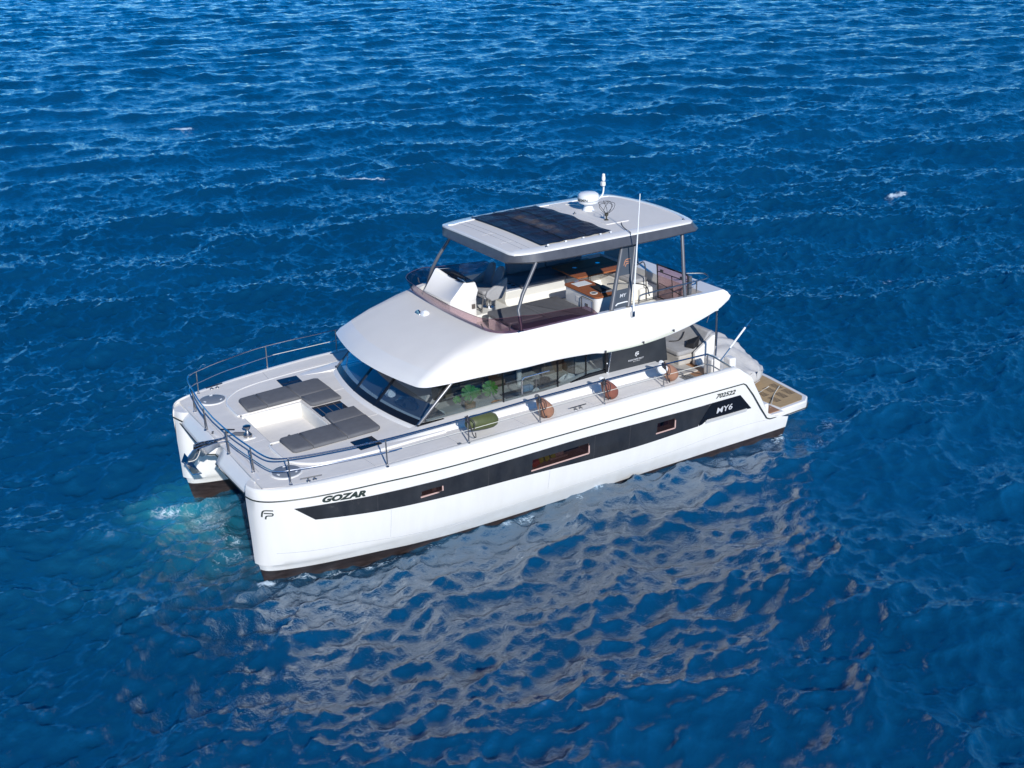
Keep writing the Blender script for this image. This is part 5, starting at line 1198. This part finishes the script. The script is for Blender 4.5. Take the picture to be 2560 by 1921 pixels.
# ------------------------------------------------------------------ covered tender on the platform
td = empty("tender", (-8.3, -.3, .62), "small dinghy under a pale grey fitted cover on the stern platform", "dinghy")
stt = [(-2.35, .62, .95, 1.22), (-2.2, .80, .82, 1.40), (-1.5, .86, .72, 1.52), (-.7, .88, .68, 1.62), (-.1, .86, .66, 1.66), (.35, .84, .66, 1.56), (.8, .78, .68, 1.40), (1.2, .66, .72, 1.27), (1.5, .48, .78, 1.18), (1.68, .26, .86, 1.10), (1.74, .08, .95, 1.04)]
dn_ = cr([(q[0], q[1], q[2]) for q in stt], 6)
dtop = [herm([q[0] for q in stt], [q[3] for q in stt], p.x) for p in dn_]
rings = []
for p, zt_ in zip(dn_, dtop):
    y, hw_, zl = p; ring = []
    for k in range(40):
        a = 2*math.pi*k/40; ca, sa = math.cos(a), math.sin(a)
        xx = hw_*(abs(ca)**.75)*(1 if ca > 0 else -1)
        if sa >= 0: zz = zl+.22+(zt_-zl-.22)*sa**1.25
        else: zz = zl+.22+.26*(-1)*abs(sa)**.6
        # folds run down from the peak towards the tube
        f = .040*math.sin(9*y+5*ca+2*math.sin(3*y))*max(0, sa)*(1-sa*.4)+.035*math.sin(23*y-7*ca+3*math.sin(2*y))*max(0, sa)*(1-sa)+.04*math.sin(4.5*y+11*ca)*max(0, 1-abs(sa-.4))
        xx += f*ca*1.5; zz += f*1.4
        ring.append((-8.28+xx, y-.05, max(zz, .64)))
    rings.append(ring)
B().loft(rings).build("tender_cover", COVER, td, ang=60)
B().tube([(-8.28+r_, y-.05, .74) for r_, y in ((.80, -1.5), (.84, -.5), (.82, .4), (.66, 1.1), (.40, 1.5), (.05, 1.66), (-.40, 1.5), (-.66, 1.1), (-.82, .4), (-.84, -.5))], .012, 6).build("cover_hem", LTSEAM, td)
B().loft([[(-8.5, y, .62), (-8.05, y, .62), (-7.95, y, .78), (-8.6, y, .78)] for y in (-1.4, 1.0)]).build("tender_chock", GREYP, td, smooth=False)

# ------------------------------------------------------------------ things seen through the cabin glass
mo = empty("potted_monstera", (.72, 1.75, 2.33), "potted monstera with two large split leaves behind the forward side window", "plant")
B().lathe((.74, 1.75, 2.325), [(0, 0), (.10, 0), (.125, .10), (.135, .20), (.12, .205), (.11, .19), (0, .18)], 20).build("plant_pot", BASKET, mo)
def leaf(c, nrm, upv, s):
    n = Vector(nrm).normalized(); u = (Vector(upv)-n*n.dot(Vector(upv))).normalized(); r = n.cross(u); c = Vector(c)
    b = B(); pts = []
    for k in range(61):
        a = -math.pi+2*math.pi*k/60; rad = (.62+.38*math.cos(a*.5)**1)*1.0
        q = abs(a)/math.pi
        rad = 1.0-.18*math.cos(2*a)*.6-.25*q**6
        if .15 < q < .90 and k % 6 == 0: rad *= .62
        x = math.sin(a)*rad*.80; y = -math.cos(a)*rad*(-1)
        if q > .95: rad *= .35; x = math.sin(a)*rad; y = math.cos(a)*rad
        pts.append((x*s, y*s))
    cv = b.v(c+u*(-.15*s)); vs = [b.v(c+r*x+u*y-n*(.25*(x*x+.5*y*y)/s)) for x, y in pts[:-1]]
    for i in range(len(vs)): b.f([cv, vs[i], vs[(i+1) % len(vs)]])
    bmesh.ops.solidify(b.bm, geom=b.bm.faces[:], thickness=.006)
    return b
for c, s in (((.82, 1.90, 2.84), .22), ((.28, 1.92, 2.82), .22), ((.50, 1.70, 2.72), .12), ((1.05, 1.70, 2.66), .11)):
    lf = leaf(c, (.25, 1, .45), (.05, -.3, 1), s).build("leaf", LEAF, mo, ang=60)
    B().tube(cr([(.74, 1.75, 2.50), ((.74+c[0])/2, 1.74, (2.52+c[2])/2+.03), (c[0], c[1]-.01, c[2]-.15*s)], 5), .008, 6).build("stem", mat("plant_stem", (.05, .13, .03), .5), mo)
po = empty("steel_pot", (-1.36, 1.75, 2.375), "tall steel stock pot on the galley worktop behind the side window", "pot")
B().lathe((-1.36, 1.72, 2.377), [(0, 0), (.12, 0), (.13, .03), (.13, .24), (.135, .25), (.12, .25), (.115, .06), (0, .05)], 24).build("pot_body", STEELB, po)
for d in (-.15, .15): B().tube(cr([(-1.36+d*.85, 1.69, 2.56), (-1.36+d*1.15, 1.70, 2.57), (-1.36+d*1.15, 1.75, 2.57), (-1.36+d*.85, 1.76, 2.56)], 4), .008, 6).build("pot_handle", STEEL, po)
tag(B().loft([[(x, 1.72+.05*math.sin(9*x), 2.38+dz) for x in (-.78, -.86, -.95, -1.04)]+[(x, 1.56, 2.38+dz) for x in (-1.04, -.95, -.86, -.78)] for dz in (0, .06, .12, .15)]).build("folded_towel", BLUEF, None, bevel=.02), "folded pale blue towel on the galley worktop beside the steel pot", "towel")
def bundle(c, sx, sy, sz, seed):
    rs = random.Random(seed); b = B(); rings = []
    for i in range(9):
        t = i/8; z = c[2]+sz*t; rr = math.sin(math.pi*(.18+.80*t))**.7
        rings.append([(c[0]+sx*rr*math.cos(a)*(1+.22*math.sin(3*a+seed+2*t)+rs.uniform(-.06, .06)), c[1]+sy*rr*math.sin(a)*(1+.2*math.cos(4*a+seed)+rs.uniform(-.06, .06)), z+.03*math.sin(5*a+seed)) for a in [2*math.pi*q/18 for q in range(18)]])
    return b.loft(rings)
tag(bundle((-2.0, 1.74, 2.377), .22, .13, .20, 3).build("shopping_bag", WHITE, None), "crumpled white bag on the galley worktop by the after window", "bag")
tag(bundle((-1.02, 1.86, 2.377), .09, .07, .12, 8).build("paper_ball", SILLM, None), "small crumpled white paper in front of the blue towel", "paper")
tag(bundle((.05, 1.80, 2.322), .17, .09, .10, 5).build("ochre_bowl", ORANGE, None), "ochre bowl beside the monstera, near the window mullion", "bowl")
tag(bundle((1.55, 1.70, 2.322), .16, .12, .18, 11).build("tea_towel", SILLM, None), "pale crumpled cloth in the front corner of the side window", "cloth")
tag(bundle((2.05, .20, 2.50), .13, .22, .13, 4).build("white_cloth", WHITE, None), "white bundled cloth on the dashboard behind the middle windscreen pane", "cloth")
pb_ = bundle((1.98, 1.05, 2.50), .20, .42, .20, 9).build("plastic_wrap", glass("clear_plastic", (.86, .88, .9), .12, 1.45), None)
tag(pb_, "clear plastic sheeting heaped behind the near windscreen pane", "plastic sheet")
tag(B().loft([[(1.72, 1.55, 2.55), (1.95, 1.75, 2.53), (1.93, 1.79, 2.53), (1.70, 1.59, 2.55)], [(1.64, 1.55, 2.66), (1.87, 1.75, 2.64), (1.85, 1.79, 2.64), (1.62, 1.59, 2.66)]]).build("chart_folder", CREAM, None, smooth=False), "cream chart folder standing at the near end of the dashboard", "folder")

# ------------------------------------------------------------------ keep the tree at thing > part > sub-part
PROMOTE = {"round_hatch", "mooring_cleat", "bow_cleat", "deck_window", "windlass", "mesh_cover", "searchlight"}
def depth(o):
    n = 0
    while o.parent: n += 1; o = o.parent
    return n
for o in list(scene.objects):
    if o.name.split(".")[0] in PROMOTE and o.parent: o.parent = yacht
for o in list(scene.objects):
    while depth(o) > 2: o.parent = o.parent.parent
